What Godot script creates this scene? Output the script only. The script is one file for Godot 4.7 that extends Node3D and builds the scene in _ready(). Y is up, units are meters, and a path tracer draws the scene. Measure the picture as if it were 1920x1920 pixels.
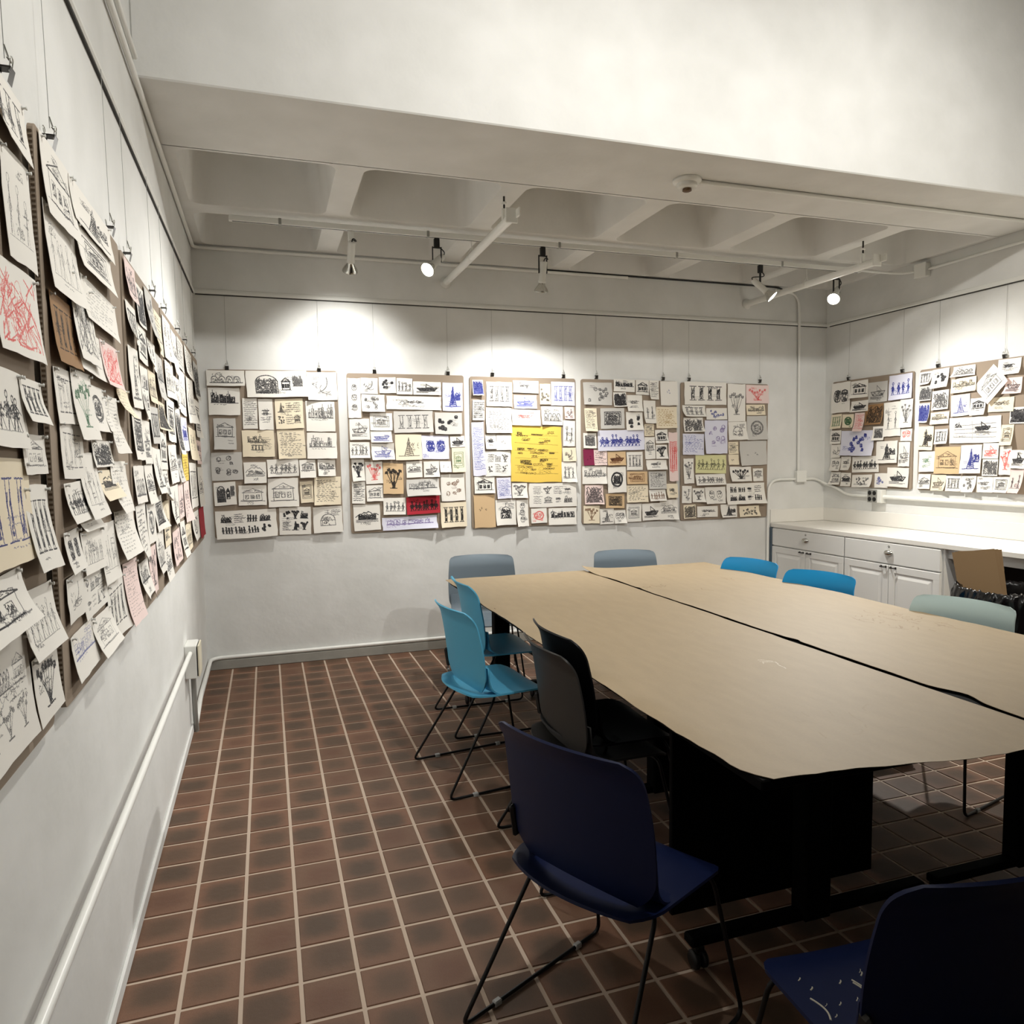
extends Node3D
# A workshop room with pinned drawings on its walls. y is up, metres; left wall at x = -0.016, back wall at z = 0, floor at y = 0.

const ROOM_W := 5.49
const WALL_L := -0.016
const CEIL := 3.06
const PITCH := 0.164
const CAM_POS := Vector3(0.4352, 1.5191, 5.7629)

var taken := {}
var mats := {}
var rng := RandomNumberGenerator.new()
var noise := FastNoiseLite.new()
var boards := {}
# the two sheets of ink drawings that the papers share
const INK_SIDE := 2048
var ink_px: Array[PackedByteArray] = []
var ink_x := 4
var ink_y := 4
var ink_row := 0
var ink_page := 0
var todo: Array = []


# ------------------------------------------------------------------ naming
func numbered(n: String, parent: Node) -> String:
	var key := str(parent.get_instance_id()) + n
	var k: int = taken.get(key, 0)
	taken[key] = k + 1
	return n if k == 0 else "%s_%03d" % [n, k]


func put(n: String, mesh: Mesh, m: Material, parent: Node = self, at := Transform3D.IDENTITY) -> MeshInstance3D:
	var o := MeshInstance3D.new()
	o.name = numbered(n, parent)
	o.mesh = mesh
	o.material_override = m
	o.transform = at
	parent.add_child(o, true)
	return o


func tag(o: Node, label: String, category: String, group := "") -> void:
	o.set_meta("label", label)
	o.set_meta("category", category)
	if group:
		o.set_meta("group", group)


func thing(n: String, label: String, category: String, at := Vector3.ZERO, turn := 0.0, group := "") -> Node3D:
	var o := Node3D.new()
	o.name = numbered(n, self)
	o.position = at
	o.rotation.y = turn
	add_child(o, true)
	tag(o, label, category, group)
	return o


func struct(n: String, mesh: Mesh, m: Material) -> MeshInstance3D:
	var o := put(n, mesh, m)
	o.set_meta("kind", "structure")
	return o


# ------------------------------------------------------------------ mesh building
class Shape:
	var st := SurfaceTool.new()

	func _init() -> void:
		st.begin(Mesh.PRIMITIVE_TRIANGLES)
		st.set_smooth_group(-1)

	func tri(a: Vector3, b: Vector3, c: Vector3, away: Vector3, ua := Vector2.ZERO, ub := Vector2.ZERO, uc := Vector2.ZERO) -> void:
		var n := (b - a).cross(c - a)
		if n.length_squared() < 1e-16:
			return
		# front faces run clockwise
		if n.dot((a + b + c) / 3.0 - away) > 0.0:
			st.set_uv(ua); st.add_vertex(a)
			st.set_uv(uc); st.add_vertex(c)
			st.set_uv(ub); st.add_vertex(b)
		else:
			st.set_uv(ua); st.add_vertex(a)
			st.set_uv(ub); st.add_vertex(b)
			st.set_uv(uc); st.add_vertex(c)

	func quad(a: Vector3, b: Vector3, c: Vector3, d: Vector3, away: Vector3) -> void:
		tri(a, b, c, away)
		tri(a, c, d, away)

	# a box with chamfered edges
	func box(c: Vector3, size: Vector3, bevel := 0.003, turn := Basis.IDENTITY) -> void:
		st.set_smooth_group(-1)
		var h := size * 0.5
		var b := minf(bevel, minf(h.x, minf(h.y, h.z)) * 0.9)
		var P := func(s: Vector3, axis: int) -> Vector3:
			var p := Vector3(s.x * (h.x - b), s.y * (h.y - b), s.z * (h.z - b))
			p[axis] = s[axis] * h[axis]
			return c + turn * p
		for axis in 3:
			var u := (axis + 1) % 3
			var v := (axis + 2) % 3
			for s in [-1.0, 1.0]:
				var k: Array = []
				for q in [[-1, -1], [1, -1], [1, 1], [-1, 1]]:
					var g := Vector3.ZERO
					g[axis] = s
					g[u] = q[0]
					g[v] = q[1]
					k.append(P.call(g, axis))
				quad(k[0], k[1], k[2], k[3], c)
			if bevel <= 0.0:
				continue
			for su in [-1.0, 1.0]:
				for sv in [-1.0, 1.0]:
					var g0 := Vector3.ZERO
					g0[u] = su
					g0[v] = sv
					g0[axis] = -1
					var g1 := g0
					g1[axis] = 1
					quad(P.call(g0, u), P.call(g1, u), P.call(g1, v), P.call(g0, v), c)
		if bevel > 0.0:
			for sx in [-1.0, 1.0]:
				for sy in [-1.0, 1.0]:
					for sz in [-1.0, 1.0]:
						var g := Vector3(sx, sy, sz)
						tri(P.call(g, 0), P.call(g, 1), P.call(g, 2), c)

	# a round bar along a path
	func tube(path: Array, r: float, n := 8, smooth := 1) -> void:
		var rings: Array = []
		var up := Vector3.UP
		for i in path.size():
			var p: Vector3 = path[i]
			var d: Vector3 = (path[mini(i + 1, path.size() - 1)] - path[maxi(i - 1, 0)]).normalized()
			if absf(d.dot(up)) > 0.95 and i == 0:
				up = Vector3.RIGHT
			var x := d.cross(up).normalized()
			if x.length() < 0.5:
				x = d.cross(Vector3.RIGHT).normalized()
			up = x.cross(d).normalized()
			var ring: Array = []
			for k in n:
				var a := TAU * k / n
				ring.append(p + (x * cos(a) + up * sin(a)) * r)
			rings.append(ring)
		st.set_smooth_group(smooth)
		for i in rings.size() - 1:
			var mid: Vector3 = (path[i] + path[i + 1]) * 0.5
			for k in n:
				var l := (k + 1) % n
				quad(rings[i][k], rings[i][l], rings[i + 1][l], rings[i + 1][k], mid)
		st.set_smooth_group(-1)
		for e in [0, rings.size() - 1]:
			var inner: Vector3 = path[1] if e == 0 else path[path.size() - 2]
			for k in n:
				tri(path[e], rings[e][k], rings[e][(k + 1) % n], inner)

	# a profile of (radius, height) turned about y
	func lathe(profile: Array, n := 16, xf := Transform3D.IDENTITY, smooth := true) -> void:
		st.set_smooth_group(1 if smooth else -1)
		for i in profile.size() - 1:
			var a: Vector2 = profile[i]
			var b: Vector2 = profile[i + 1]
			var nrm := Vector2(b.y - a.y, a.x - b.x)
			for k in n:
				var t0 := TAU * k / n
				var t1 := TAU * (k + 1) / n
				var d0 := Vector3(cos(t0), 0, sin(t0))
				var d1 := Vector3(cos(t1), 0, sin(t1))
				var p0 := d0 * a.x + Vector3.UP * a.y
				var p1 := d1 * a.x + Vector3.UP * a.y
				var p2 := d1 * b.x + Vector3.UP * b.y
				var p3 := d0 * b.x + Vector3.UP * b.y
				var out := (d0 + d1).normalized() * nrm.x + Vector3.UP * nrm.y
				var mid := (p0 + p1 + p2 + p3) * 0.25 - out.normalized() * 0.05
				quad(xf * p0, xf * p1, xf * p2, xf * p3, xf * mid)

	# a closed curved plate: f(u, v) gives its middle surface, u and v in 0..1
	func plate(nu: int, nv: int, f: Callable, t: float, with_uv := Rect2(0, 0, 1, 1)) -> void:
		var mid: Array = []
		for i in nu + 1:
			var col: Array = []
			for j in nv + 1:
				col.append(f.call(float(i) / nu, float(j) / nv))
			mid.append(col)
		var nor: Array = []
		for i in nu + 1:
			var col: Array = []
			for j in nv + 1:
				var du: Vector3 = mid[mini(i + 1, nu)][j] - mid[maxi(i - 1, 0)][j]
				var dv: Vector3 = mid[i][mini(j + 1, nv)] - mid[i][maxi(j - 1, 0)]
				var n := du.cross(dv)
				if n.length_squared() < 1e-14:
					n = Vector3.UP if col.is_empty() else col[-1]
				col.append(n.normalized())
			nor.append(col)
		for side in [1.0, -1.0]:
			st.set_smooth_group(1 if side > 0 else 2)
			for i in nu:
				for j in nv:
					var q: Array = []
					var w: Array = []
					for c in [[0, 0], [1, 0], [1, 1], [0, 1]]:
						q.append(mid[i + c[0]][j + c[1]] + nor[i + c[0]][j + c[1]] * t * 0.5 * side)
						w.append(with_uv.position + with_uv.size * Vector2(float(i + c[0]) / nu, 1.0 - float(j + c[1]) / nv))
					var away: Vector3 = mid[i][j] - nor[i][j] * side
					tri(q[0], q[1], q[2], away, w[0], w[1], w[2])
					tri(q[0], q[2], q[3], away, w[0], w[2], w[3])
		st.set_smooth_group(3)
		var rim: Array = []
		for i in nu: rim.append([i, 0])
		for j in nv: rim.append([nu, j])
		for i in nu: rim.append([nu - i, nv])
		for j in nv: rim.append([0, nv - j])
		var centre: Vector3 = mid[nu / 2][nv / 2]
		for k in rim.size():
			var a: Array = rim[k]
			var b: Array = rim[(k + 1) % rim.size()]
			var pa: Vector3 = mid[a[0]][a[1]]
			var pb: Vector3 = mid[b[0]][b[1]]
			var oa: Vector3 = nor[a[0]][a[1]] * t * 0.5
			var ob: Vector3 = nor[b[0]][b[1]] * t * 0.5
			quad(pa + oa, pb + ob, pb - ob, pa - oa, centre)

	# a flat outline (x, y) of given thickness, its front at z = t
	func slab(outline: PackedVector2Array, t: float, xf := Transform3D.IDENTITY) -> void:
		st.set_smooth_group(-1)
		var idx := Geometry2D.triangulate_polygon(outline)
		for z in [0.0, t]:
			for i in range(0, idx.size(), 3):
				var p: Array = []
				for k in 3:
					var q := outline[idx[i + k]]
					p.append(xf * Vector3(q.x, q.y, z))
				tri(p[0], p[1], p[2], (p[0] + p[1] + p[2]) / 3.0 + xf.basis * Vector3(0, 0, 1 if z == 0.0 else -1))
		var c := Vector2.ZERO
		for q in outline:
			c += q / outline.size()
		for i in outline.size():
			var a := outline[i]
			var b := outline[(i + 1) % outline.size()]
			quad(xf * Vector3(a.x, a.y, 0), xf * Vector3(b.x, b.y, 0), xf * Vector3(b.x, b.y, t), xf * Vector3(a.x, a.y, t), xf * Vector3(c.x, c.y, t * 0.5))

	func done() -> ArrayMesh:
		st.generate_normals()
		st.index()
		return st.commit()


func boxed(c: Vector3, size: Vector3, bevel := 0.003) -> ArrayMesh:
	var s := Shape.new()
	s.box(c, size, bevel)
	return s.done()


func span(a: Vector3, b: Vector3, bevel := 0.003) -> ArrayMesh:
	return boxed((a + b) * 0.5, (b - a).abs(), bevel)


# rounds the corners of a path
func eased(path: Array, r: float, n := 5) -> Array:
	var out: Array = [path[0]]
	for i in range(1, path.size() - 1):
		var p: Vector3 = path[i]
		var a: Vector3 = p + (path[i - 1] - p).limit_length(r)
		var b: Vector3 = p + (path[i + 1] - p).limit_length(r)
		for k in n + 1:
			var t := float(k) / n
			out.append(a.lerp(p, t).lerp(p.lerp(b, t), t))
	out.append(path[-1])
	return out


func rounded_rect(w: float, h: float, r: float, n := 4) -> PackedVector2Array:
	var out := PackedVector2Array()
	for c in [[1, 1, 0], [-1, 1, 1], [-1, -1, 2], [1, -1, 3]]:
		for k in n + 1:
			var a: float = PI / 2 * (c[2] + float(k) / n)
			out.append(Vector2(c[0] * (w / 2 - r), c[1] * (h / 2 - r)) + Vector2(cos(a), sin(a)) * r)
	return out


# ------------------------------------------------------------------ materials
func mat(key: String, c: Color, rough := 0.7, metal := 0.0) -> StandardMaterial3D:
	if not mats.has(key):
		var m := StandardMaterial3D.new()
		m.resource_name = key
		m.albedo_color = c
		m.roughness = rough
		m.metallic = metal
		mats[key] = m
	return mats[key]


func noise_tex(freq: float, normal: bool, bump := 2.0, ramp: Gradient = null, type := FastNoiseLite.TYPE_SIMPLEX_SMOOTH, size := 512) -> NoiseTexture2D:
	var n := FastNoiseLite.new()
	n.noise_type = type
	n.frequency = freq
	n.fractal_octaves = 4
	n.seed = 7
	var t := NoiseTexture2D.new()
	t.width = size
	t.height = size
	t.seamless = true
	t.as_normal_map = normal
	t.bump_strength = bump
	if ramp:
		t.color_ramp = ramp
	t.noise = n
	return t


func ramp2(a: Color, b: Color) -> Gradient:
	var g := Gradient.new()
	g.set_color(0, a)
	g.set_color(1, b)
	return g


func painted(key: String, c: Color, rough: float, bump: float, scale: float) -> StandardMaterial3D:
	var m := mat(key, c, rough)
	if m.albedo_texture == null:
		m.albedo_texture = noise_tex(0.006, false, 1.0, ramp2(Color(0.95, 0.95, 0.945), Color(1, 1, 1)))
		m.uv1_triplanar = true
		m.uv1_world_triplanar = true
		m.uv1_scale = Vector3.ONE * scale
		m.normal_enabled = true
		m.normal_texture = noise_tex(0.02, true, bump)
		m.normal_scale = 0.16
	return m


# ------------------------------------------------------------------ ink drawings (flat print on the papers)
class Pen:
	var im: Image
	var clip: Rect2i
	var ink := Color.BLACK
	var g := RandomNumberGenerator.new()
	var bold := 1

	func seg(a: Vector2, b: Vector2, w := 1, shade := 1.0) -> void:
		var n := int(maxf(1.0, a.distance_to(b)))
		var c := Color(0.98, 0.98, 0.98).lerp(ink, clampf(shade * g.randf_range(0.7, 1.0), 0.0, 1.0))
		w = w + bold - 1
		for i in n + 1:
			var p := a.lerp(b, float(i) / n)
			var q := Rect2i(int(p.x + g.randf_range(-0.4, 0.4)), int(p.y + g.randf_range(-0.4, 0.4)), w, w).intersection(clip)
			if q.has_area():
				im.fill_rect(q, c)

	func path(pts: Array, w := 1, shade := 1.0) -> void:
		for i in pts.size() - 1:
			seg(pts[i], pts[i + 1], w, shade)

	func arc(c: Vector2, rx: float, ry: float, a0 := 0.0, a1 := TAU, w := 1, shade := 1.0) -> void:
		var n := int(clampf(maxf(rx, ry) * 0.8, 8, 28))
		var pts: Array = []
		for i in n + 1:
			var a := lerpf(a0, a1, float(i) / n)
			pts.append(c + Vector2(cos(a) * rx, sin(a) * ry))
		path(pts, w, shade)

	func rect(r: Rect2, w := 1, shade := 1.0) -> void:
		path([r.position, r.position + Vector2(r.size.x, 0), r.end, r.position + Vector2(0, r.size.y), r.position], w, shade)

	func at(r: Rect2, x: float, y: float) -> Vector2:
		return r.position + r.size * Vector2(x, y)

	func hatch(r: Rect2, n: int, w := 1, shade := 0.8) -> void:
		for i in int(n * 1.6):
			var x := g.randf_range(0, 1)
			var y := g.randf_range(0, 1)
			seg(at(r, x, y), at(r, clampf(x + g.randf_range(-0.3, 0.3), 0, 1), clampf(y + g.randf_range(0.1, 0.4), 0, 1)), w, shade)

	func words(r: Rect2, lines: int, shade := 0.7) -> void:
		for k in lines:
			var y := (k + 0.5) / lines
			var x := g.randf_range(0.0, 0.08)
			var stop := g.randf_range(0.6, 1.0)
			while x < stop:
				var l := g.randf_range(0.05, 0.16)
				var p := at(r, x, y)
				for i in int(maxf(2.0, l * r.size.x / 4.0)):
					var q := p + Vector2(4 + g.randf_range(-1, 1), g.randf_range(-2.5, 2.5))
					seg(p, q, 1, shade)
					p = Vector2(q.x, at(r, x, y).y)
				x += l + 0.05

	func draw(kind: String, r: Rect2, heavy: bool) -> void:
		var w := 2 if heavy else 1
		var s := 1.0 if heavy else 0.75
		var m := minf(r.size.x, r.size.y)
		match kind:
			"text":
				words(r, int(maxf(3.0, r.size.y / 8.0)), s * 0.8)
			"notes":
				for k in 34:
					var q := Rect2(at(r, g.randf_range(0, 0.8), g.randf_range(0, 0.94)), r.size * Vector2(g.randf_range(0.1, 0.3), g.randf_range(0.02, 0.07)))
					if k % 5 == 0:
						rect(q, 1, 0.7)
						hatch(q, 10, 1, 0.9)
					words(q, 2, 0.8)
				for k in 6:
					seg(at(r, 0, k * 0.17 + 0.1), at(r, 1, k * 0.17 + g.randf_range(0.05, 0.14)), 1, 0.35)
			"caption":
				words(Rect2(at(r, 0.15, 0.3), r.size * Vector2(0.7, 0.25)), 2, 1.0)
				hatch(Rect2(at(r, 0.25, 0.3), r.size * Vector2(0.4, 0.25)), 16, w, s)
				words(Rect2(at(r, 0.2, 0.68), r.size * Vector2(0.5, 0.2)), 2, 0.4)
			"blank":
				for k in 3:
					hatch(Rect2(at(r, g.randf_range(0.2, 0.7), g.randf_range(0.3, 0.7)), r.size * 0.08), 4, 1, 0.5)
			"dark":
				hatch(r, int(110 if heavy else 60), 2, s)
				for k in 12:
					arc(at(r, g.randf_range(0.25, 0.75), g.randf_range(0.25, 0.75)), m * g.randf_range(0.05, 0.2), m * g.randf_range(0.05, 0.2), 0, TAU, w, s)
			"arch":
				var q := Rect2(at(r, 0.08, 0.1), r.size * Vector2(0.42, 0.85))
				path([at(q, 0, 1), at(q, 0, 0.4)], 2)
				arc(at(q, 0.5, 0.4), q.size.x / 2, q.size.y * 0.4, PI, TAU, 2)
				path([at(q, 1, 0.4), at(q, 1, 1)], 2)
				hatch(Rect2(at(q, 0.05, 0.15), q.size * Vector2(0.9, 0.85)), 110, 1, 0.95)
				for k in 5:
					seg(at(q, 0.02, 0.3 + k * 0.15), at(q, 0.98, 0.3 + k * 0.15), 2, 0.8)
				draw("house", Rect2(at(r, 0.56, 0.15), r.size * Vector2(0.2, 0.75)), true)
				draw("dark", Rect2(at(r, 0.8, 0.12), r.size * Vector2(0.18, 0.5)), false)
			"arches":
				var n := 4
				for k in n:
					var q := Rect2(at(r, 0.05 + k * 0.23, 0.35), r.size * Vector2(0.19, 0.5))
					arc(at(q, 0.5, 0.5), q.size.x / 2, q.size.y / 2, PI, TAU, 2, s)
					path([at(q, 0, 1), at(q, 0, 0.5)], 1, s)
					path([at(q, 1, 1), at(q, 1, 0.5)], 1, s)
					hatch(Rect2(at(q, 0.2, 0.3), q.size * Vector2(0.6, 0.7)), 9, w, s)
				seg(at(r, 0, 0.86), at(r, 1, 0.86), 2, s)
				hatch(Rect2(at(r, 0.1, 0.05), r.size * Vector2(0.3, 0.25)), 8, 1, 0.6)
			"columns":
				for k in 4:
					var x := 0.1 + k * 0.24
					for dx in [0.0, 0.08]:
						seg(at(r, x + dx, 0.15), at(r, x + dx, 0.85), 2 if heavy else 1, s)
					seg(at(r, x - 0.05, 0.13), at(r, x + 0.13, 0.13), 2, s)
					seg(at(r, x - 0.05, 0.87), at(r, x + 0.13, 0.87), 2, s)
					hatch(Rect2(at(r, x, 0.2), r.size * Vector2(0.08, 0.6)), 14 if heavy else 5, w, s)
			"skyline":
				var x := 0.02
				while x < 0.92:
					var bw := g.randf_range(0.06, 0.16)
					var top := g.randf_range(0.15, 0.6)
					var q := Rect2(at(r, x, top), r.size * Vector2(bw, 0.78 - top))
					rect(q, 1, s)
					hatch(q, 16 if heavy else 6, w, s)
					if g.randf() < 0.4:
						seg(at(r, x + bw / 2, top), at(r, x + bw / 2, maxf(0.0, top - 0.2)), 1, s)
					x += bw + g.randf_range(0.0, 0.06)
				seg(at(r, 0, 0.8), at(r, 1, 0.8), 2, s)
				words(Rect2(at(r, 0.1, 0.86), r.size * Vector2(0.6, 0.1)), 1, 0.5)
			"house":
				var q := Rect2(at(r, 0.12, 0.35), r.size * Vector2(0.76, 0.5))
				rect(q, w, s)
				path([at(q, -0.08, 0), at(q, 0.5, -0.5), at(q, 1.08, 0), at(q, -0.08, 0)], w, s)
				for k in 3:
					var d := Rect2(at(q, 0.1 + k * 0.3, 0.3), q.size * Vector2(0.18, 0.45))
					rect(d, 1, s)
					hatch(d, 14 if heavy else 5, w, s)
				hatch(Rect2(at(q, 0, -0.3), q.size * Vector2(1, 0.3)), 14 if heavy else 6, 1, s)
				seg(at(r, 0, 0.86), at(r, 1, 0.88), 1, s)
			"dome":
				arc(at(r, 0.5, 0.55), r.size.x * 0.28, r.size.y * 0.3, PI, TAU, 2, s)
				seg(at(r, 0.5, 0.25), at(r, 0.5, 0.08), 1, s)
				rect(Rect2(at(r, 0.2, 0.55), r.size * Vector2(0.6, 0.25)), w, s)
				hatch(Rect2(at(r, 0.25, 0.35), r.size * Vector2(0.5, 0.45)), 40 if heavy else 16, w, s)
				words(Rect2(at(r, 0.62, 0.05), r.size * Vector2(0.36, 0.3)), 4, 0.6)
			"tower":
				path([at(r, 0.3, 0.92), at(r, 0.45, 0.4), at(r, 0.5, 0.06), at(r, 0.55, 0.4), at(r, 0.7, 0.92)], w + 1, s)
				for k in 7:
					var y := 0.3 + k * 0.09
					var d := 0.03 + maxf(0.0, y - 0.35) * 0.3
					seg(at(r, 0.5 - d, y), at(r, 0.5 + d, y), w, s)
					seg(at(r, 0.5 - d, y), at(r, 0.5 + d, y + 0.09), 1, s)
				hatch(Rect2(at(r, 0.42, 0.2), r.size * Vector2(0.16, 0.6)), 26 if heavy else 8, w, s)
				seg(at(r, 0.05, 0.93), at(r, 0.95, 0.93), 2, s)
				hatch(Rect2(at(r, 0.62, 0.3), r.size * Vector2(0.33, 0.35)), 30 if heavy else 6, w, s)
			"figures":
				var n := clampi(roundi(r.size.x / r.size.y * 3.5), 2, 9)
				for k in n:
					var x := (k + 0.5) / n + g.randf_range(-0.04, 0.04)
					var hgt := g.randf_range(0.45, 0.65)
					var p := at(r, x, 0.85 - hgt)
					arc(p, m * 0.05, m * 0.06, 0, TAU, w, s)
					path([p + Vector2(0, m * 0.06), at(r, x, 0.6), at(r, x - 0.05, 0.85)], w + 1, s)
					seg(at(r, x, 0.6), at(r, x + 0.05, 0.86), w, s)
					path([at(r, x - 0.08, 0.55), at(r, x, 0.45), at(r, x + 0.08, 0.58)], w, s)
					hatch(Rect2(at(r, x - 0.05, 0.42), r.size * Vector2(0.1, 0.25)), 14 if heavy else 6, w, s)
				seg(at(r, 0.03, 0.88), at(r, 0.97, 0.88), 1, 0.6)
			"faces":
				var tall := r.size.y > r.size.x * 1.6
				for k in 3 if tall else 2:
					var c := at(r, 0.5, 0.18 + k * 0.32) if tall else at(r, 0.28 + k * 0.44, 0.45)
					arc(c, m * 0.22, m * 0.28, 0, TAU, w, s)
					for dx in [-0.08, 0.08]:
						arc(c + Vector2(dx * m, -m * 0.04), m * 0.03, m * 0.02, 0, TAU, 2, s)
					seg(c + Vector2(-m * 0.06, m * 0.14), c + Vector2(m * 0.06, m * 0.14), 2, s)
					hatch(Rect2(c - Vector2(m * 0.2, m * 0.28), Vector2(m * 0.4, m * 0.2)), 26 if heavy else 9, w, s)
					if heavy:
						hatch(Rect2(c - Vector2(m * 0.16, m * 0.1), Vector2(m * 0.32, m * 0.36)), 24, 2, 0.9)
			"plant":
				var base := at(r, 0.5, 0.88)
				for k in 7:
					var tip := at(r, 0.1 + k * 0.13, g.randf_range(0.08, 0.4))
					path([base, (base + tip) * 0.5 + Vector2(g.randf_range(-4, 4), 0), tip], w, s)
					arc(tip, m * 0.07, m * 0.05, 0, TAU, w, s)
					hatch(Rect2(tip - Vector2(m, m) * 0.08, Vector2(m, m) * 0.16), 14 if heavy else 7, w, s)
				hatch(Rect2(at(r, 0.42, 0.6), r.size * Vector2(0.16, 0.28)), 18 if heavy else 8, w, s)
				seg(at(r, 0.3, 0.9), at(r, 0.7, 0.9), 2, s)
			"boat", "fish":
				path([at(r, 0.08, 0.5), at(r, 0.2, 0.72), at(r, 0.78, 0.72), at(r, 0.92, 0.46), at(r, 0.08, 0.5)], w + 1, s)
				hatch(Rect2(at(r, 0.16, 0.5), r.size * Vector2(0.66, 0.2)), 40 if heavy else 14, w, s)
				if kind == "boat":
					seg(at(r, 0.45, 0.5), at(r, 0.45, 0.1), w, s)
					path([at(r, 0.45, 0.12), at(r, 0.72, 0.42), at(r, 0.45, 0.44)], w, s)
				for k in 4:
					seg(at(r, 0.05, 0.8 + k * 0.04), at(r, g.randf_range(0.5, 0.98), 0.8 + k * 0.045), 1, 0.6)
			"island":
				var pts: Array = []
				for k in 12:
					pts.append(at(r, k / 11.0, 0.55 - 0.25 * sin(k / 11.0 * PI) - g.randf_range(0, 0.15)))
				path(pts, w, s)
				hatch(Rect2(at(r, 0.12, 0.36), r.size * Vector2(0.76, 0.24)), 70 if heavy else 26, w, s)
				for k in 3:
					seg(at(r, 0.02, 0.62 + k * 0.05), at(r, 0.98, 0.6 + k * 0.06), 1, s)
			"reflect":
				draw("skyline", Rect2(at(r, 0.1, 0.05), r.size * Vector2(0.7, 0.5)), heavy)
				draw("columns", Rect2(at(r, 0.2, 0.55), r.size * Vector2(0.5, 0.3)), heavy)
				words(Rect2(at(r, 0.6, 0.2), r.size * Vector2(0.4, 0.6)), 7, 0.35)
			"frame":
				rect(Rect2(at(r, 0.1, 0.12), r.size * Vector2(0.8, 0.76)), w, s)
				rect(Rect2(at(r, 0.18, 0.2), r.size * Vector2(0.64, 0.6)), w, s)
				draw("house", Rect2(at(r, 0.22, 0.25), r.size * Vector2(0.56, 0.5)), heavy)
				if heavy:
					hatch(Rect2(at(r, 0.14, 0.15), r.size * Vector2(0.72, 0.7)), 55, 1, 0.8)
			"oval":
				for k in 3:
					arc(at(r, 0.5, 0.5), r.size.x * (0.36 - k * 0.03), r.size.y * (0.36 - k * 0.03), 0, TAU, w, s)
				hatch(Rect2(at(r, 0.28, 0.3), r.size * Vector2(0.44, 0.4)), 60 if heavy else 22, w, s)
			"curve":
				arc(at(r, 0.3, 0.3), r.size.x * 0.4, r.size.y * 0.45, -0.4, 1.4, 2, s)
				arc(at(r, 0.62, 0.62), r.size.x * 0.22, r.size.y * 0.2, 0.6, 4.0, 1, s)
				hatch(Rect2(at(r, 0.12, 0.3), r.size * Vector2(0.25, 0.3)), 6, 1, s)
			"road":
				for k in 4:
					seg(at(r, 0.02, 0.3 + k * 0.18), at(r, 0.98, 0.22 + k * 0.22), 1, 0.7)
				seg(at(r, 0.45, 0.08), at(r, 0.45, 0.95), 1, 0.5)
				draw("boat", Rect2(at(r, 0.48, 0.08), r.size * Vector2(0.4, 0.6)), true)
				hatch(Rect2(at(r, 0.04, 0.12), r.size * Vector2(0.16, 0.25)), 14, 2, 0.9)
			"scatter":
				for k in clampi(roundi(7.0 * maxf(r.size.x / r.size.y, r.size.y / r.size.x)), 8, 18):
					var c := at(r, g.randf_range(0.12, 0.88), g.randf_range(0.12, 0.88))
					arc(c, m * g.randf_range(0.05, 0.11), m * g.randf_range(0.05, 0.11), 0, TAU, w, s)
					hatch(Rect2(c - Vector2(m, m) * 0.08, Vector2(m, m) * 0.16), 14 if heavy else 6, w, s)
			"page":
				var kinds := ["house", "text", "figures", "tower", "scatter", "arches", "plant", "caption"]
				var nx := 4 if r.size.x > r.size.y * 1.8 else 3
				var ny := 2
				for i in nx:
					for j in ny:
						draw(kinds[g.randi() % kinds.size()], Rect2(at(r, (i + 0.05) / nx, (j + 0.06) / ny), r.size * Vector2(0.85 / nx, 0.86 / ny)), heavy)


var ink_images: Array[Image] = []


# gives a new paper its place in the sheets of drawings and draws on it; returns [page, uv rect]
func drawing(w: float, h: float, density: float, kind: String, ink: String, seed_: int) -> Array:
	var pw := int(clampf(w * density, 24, 420))
	var ph := int(clampf(h * density, 24, 420))
	if ink_x + pw + 4 > INK_SIDE:
		ink_x = 4
		ink_y += ink_row + 4
		ink_row = 0
	if ink_images.is_empty() or ink_y + ph + 4 > INK_SIDE:
		var im := Image.create(INK_SIDE, INK_SIDE, false, Image.FORMAT_RGB8)
		im.fill(Color(0.98, 0.98, 0.98))
		ink_images.append(im)
		ink_x = 4
		ink_y = 4
		ink_row = 0
	var r := Rect2i(ink_x, ink_y, pw, ph)
	ink_x += pw + 4
	ink_row = maxi(ink_row, ph)
	var pen := Pen.new()
	pen.im = ink_images[-1]
	pen.clip = r
	pen.g.seed = seed_ * 7919 + 13
	var heavy := kind.ends_with("!")
	pen.ink = {"black": Color(0.07, 0.07, 0.09), "blue": Color(0.1, 0.14, 0.5), "red": Color(0.86, 0.16, 0.16), "green": Color(0.12, 0.33, 0.2), "brown": Color(0.3, 0.16, 0.08), "purple": Color(0.3, 0.2, 0.48), "ochre": Color(0.55, 0.4, 0.12)}[ink]
	var inner := Rect2(r).grow_individual(-pw * 0.08, -ph * 0.09, -pw * 0.08, -ph * 0.12)
	if kind.begins_with("skyline") or kind.begins_with("house") and h > w:
		inner.size.y *= 0.72
	pen.bold = 2 if density < 800.0 else 1
	pen.draw(kind.trim_suffix("!"), inner, heavy)
	# stray marks round the drawing
	if not kind.begins_with("blank"):
		var q := Rect2(r).grow_individual(-pw * 0.05, -ph * 0.05, -pw * 0.05, -ph * 0.05)
		pen.bold = 1
		for k in pen.g.randi_range(2, 4):
			var spot_ := Rect2(pen.at(q, pen.g.randf_range(0.0, 0.65), pen.g.randf_range(0.05, 0.8)), q.size * Vector2(pen.g.randf_range(0.2, 0.35), pen.g.randf_range(0.1, 0.2)))
			if pen.g.randf() < 0.5:
				pen.words(spot_, 2, 0.8)
			else:
				pen.hatch(spot_, 18, 1, 0.7)
	return [ink_images.size() - 1, Rect2(r.position + Vector2i.ONE, r.size - Vector2i(2, 2))]


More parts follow.
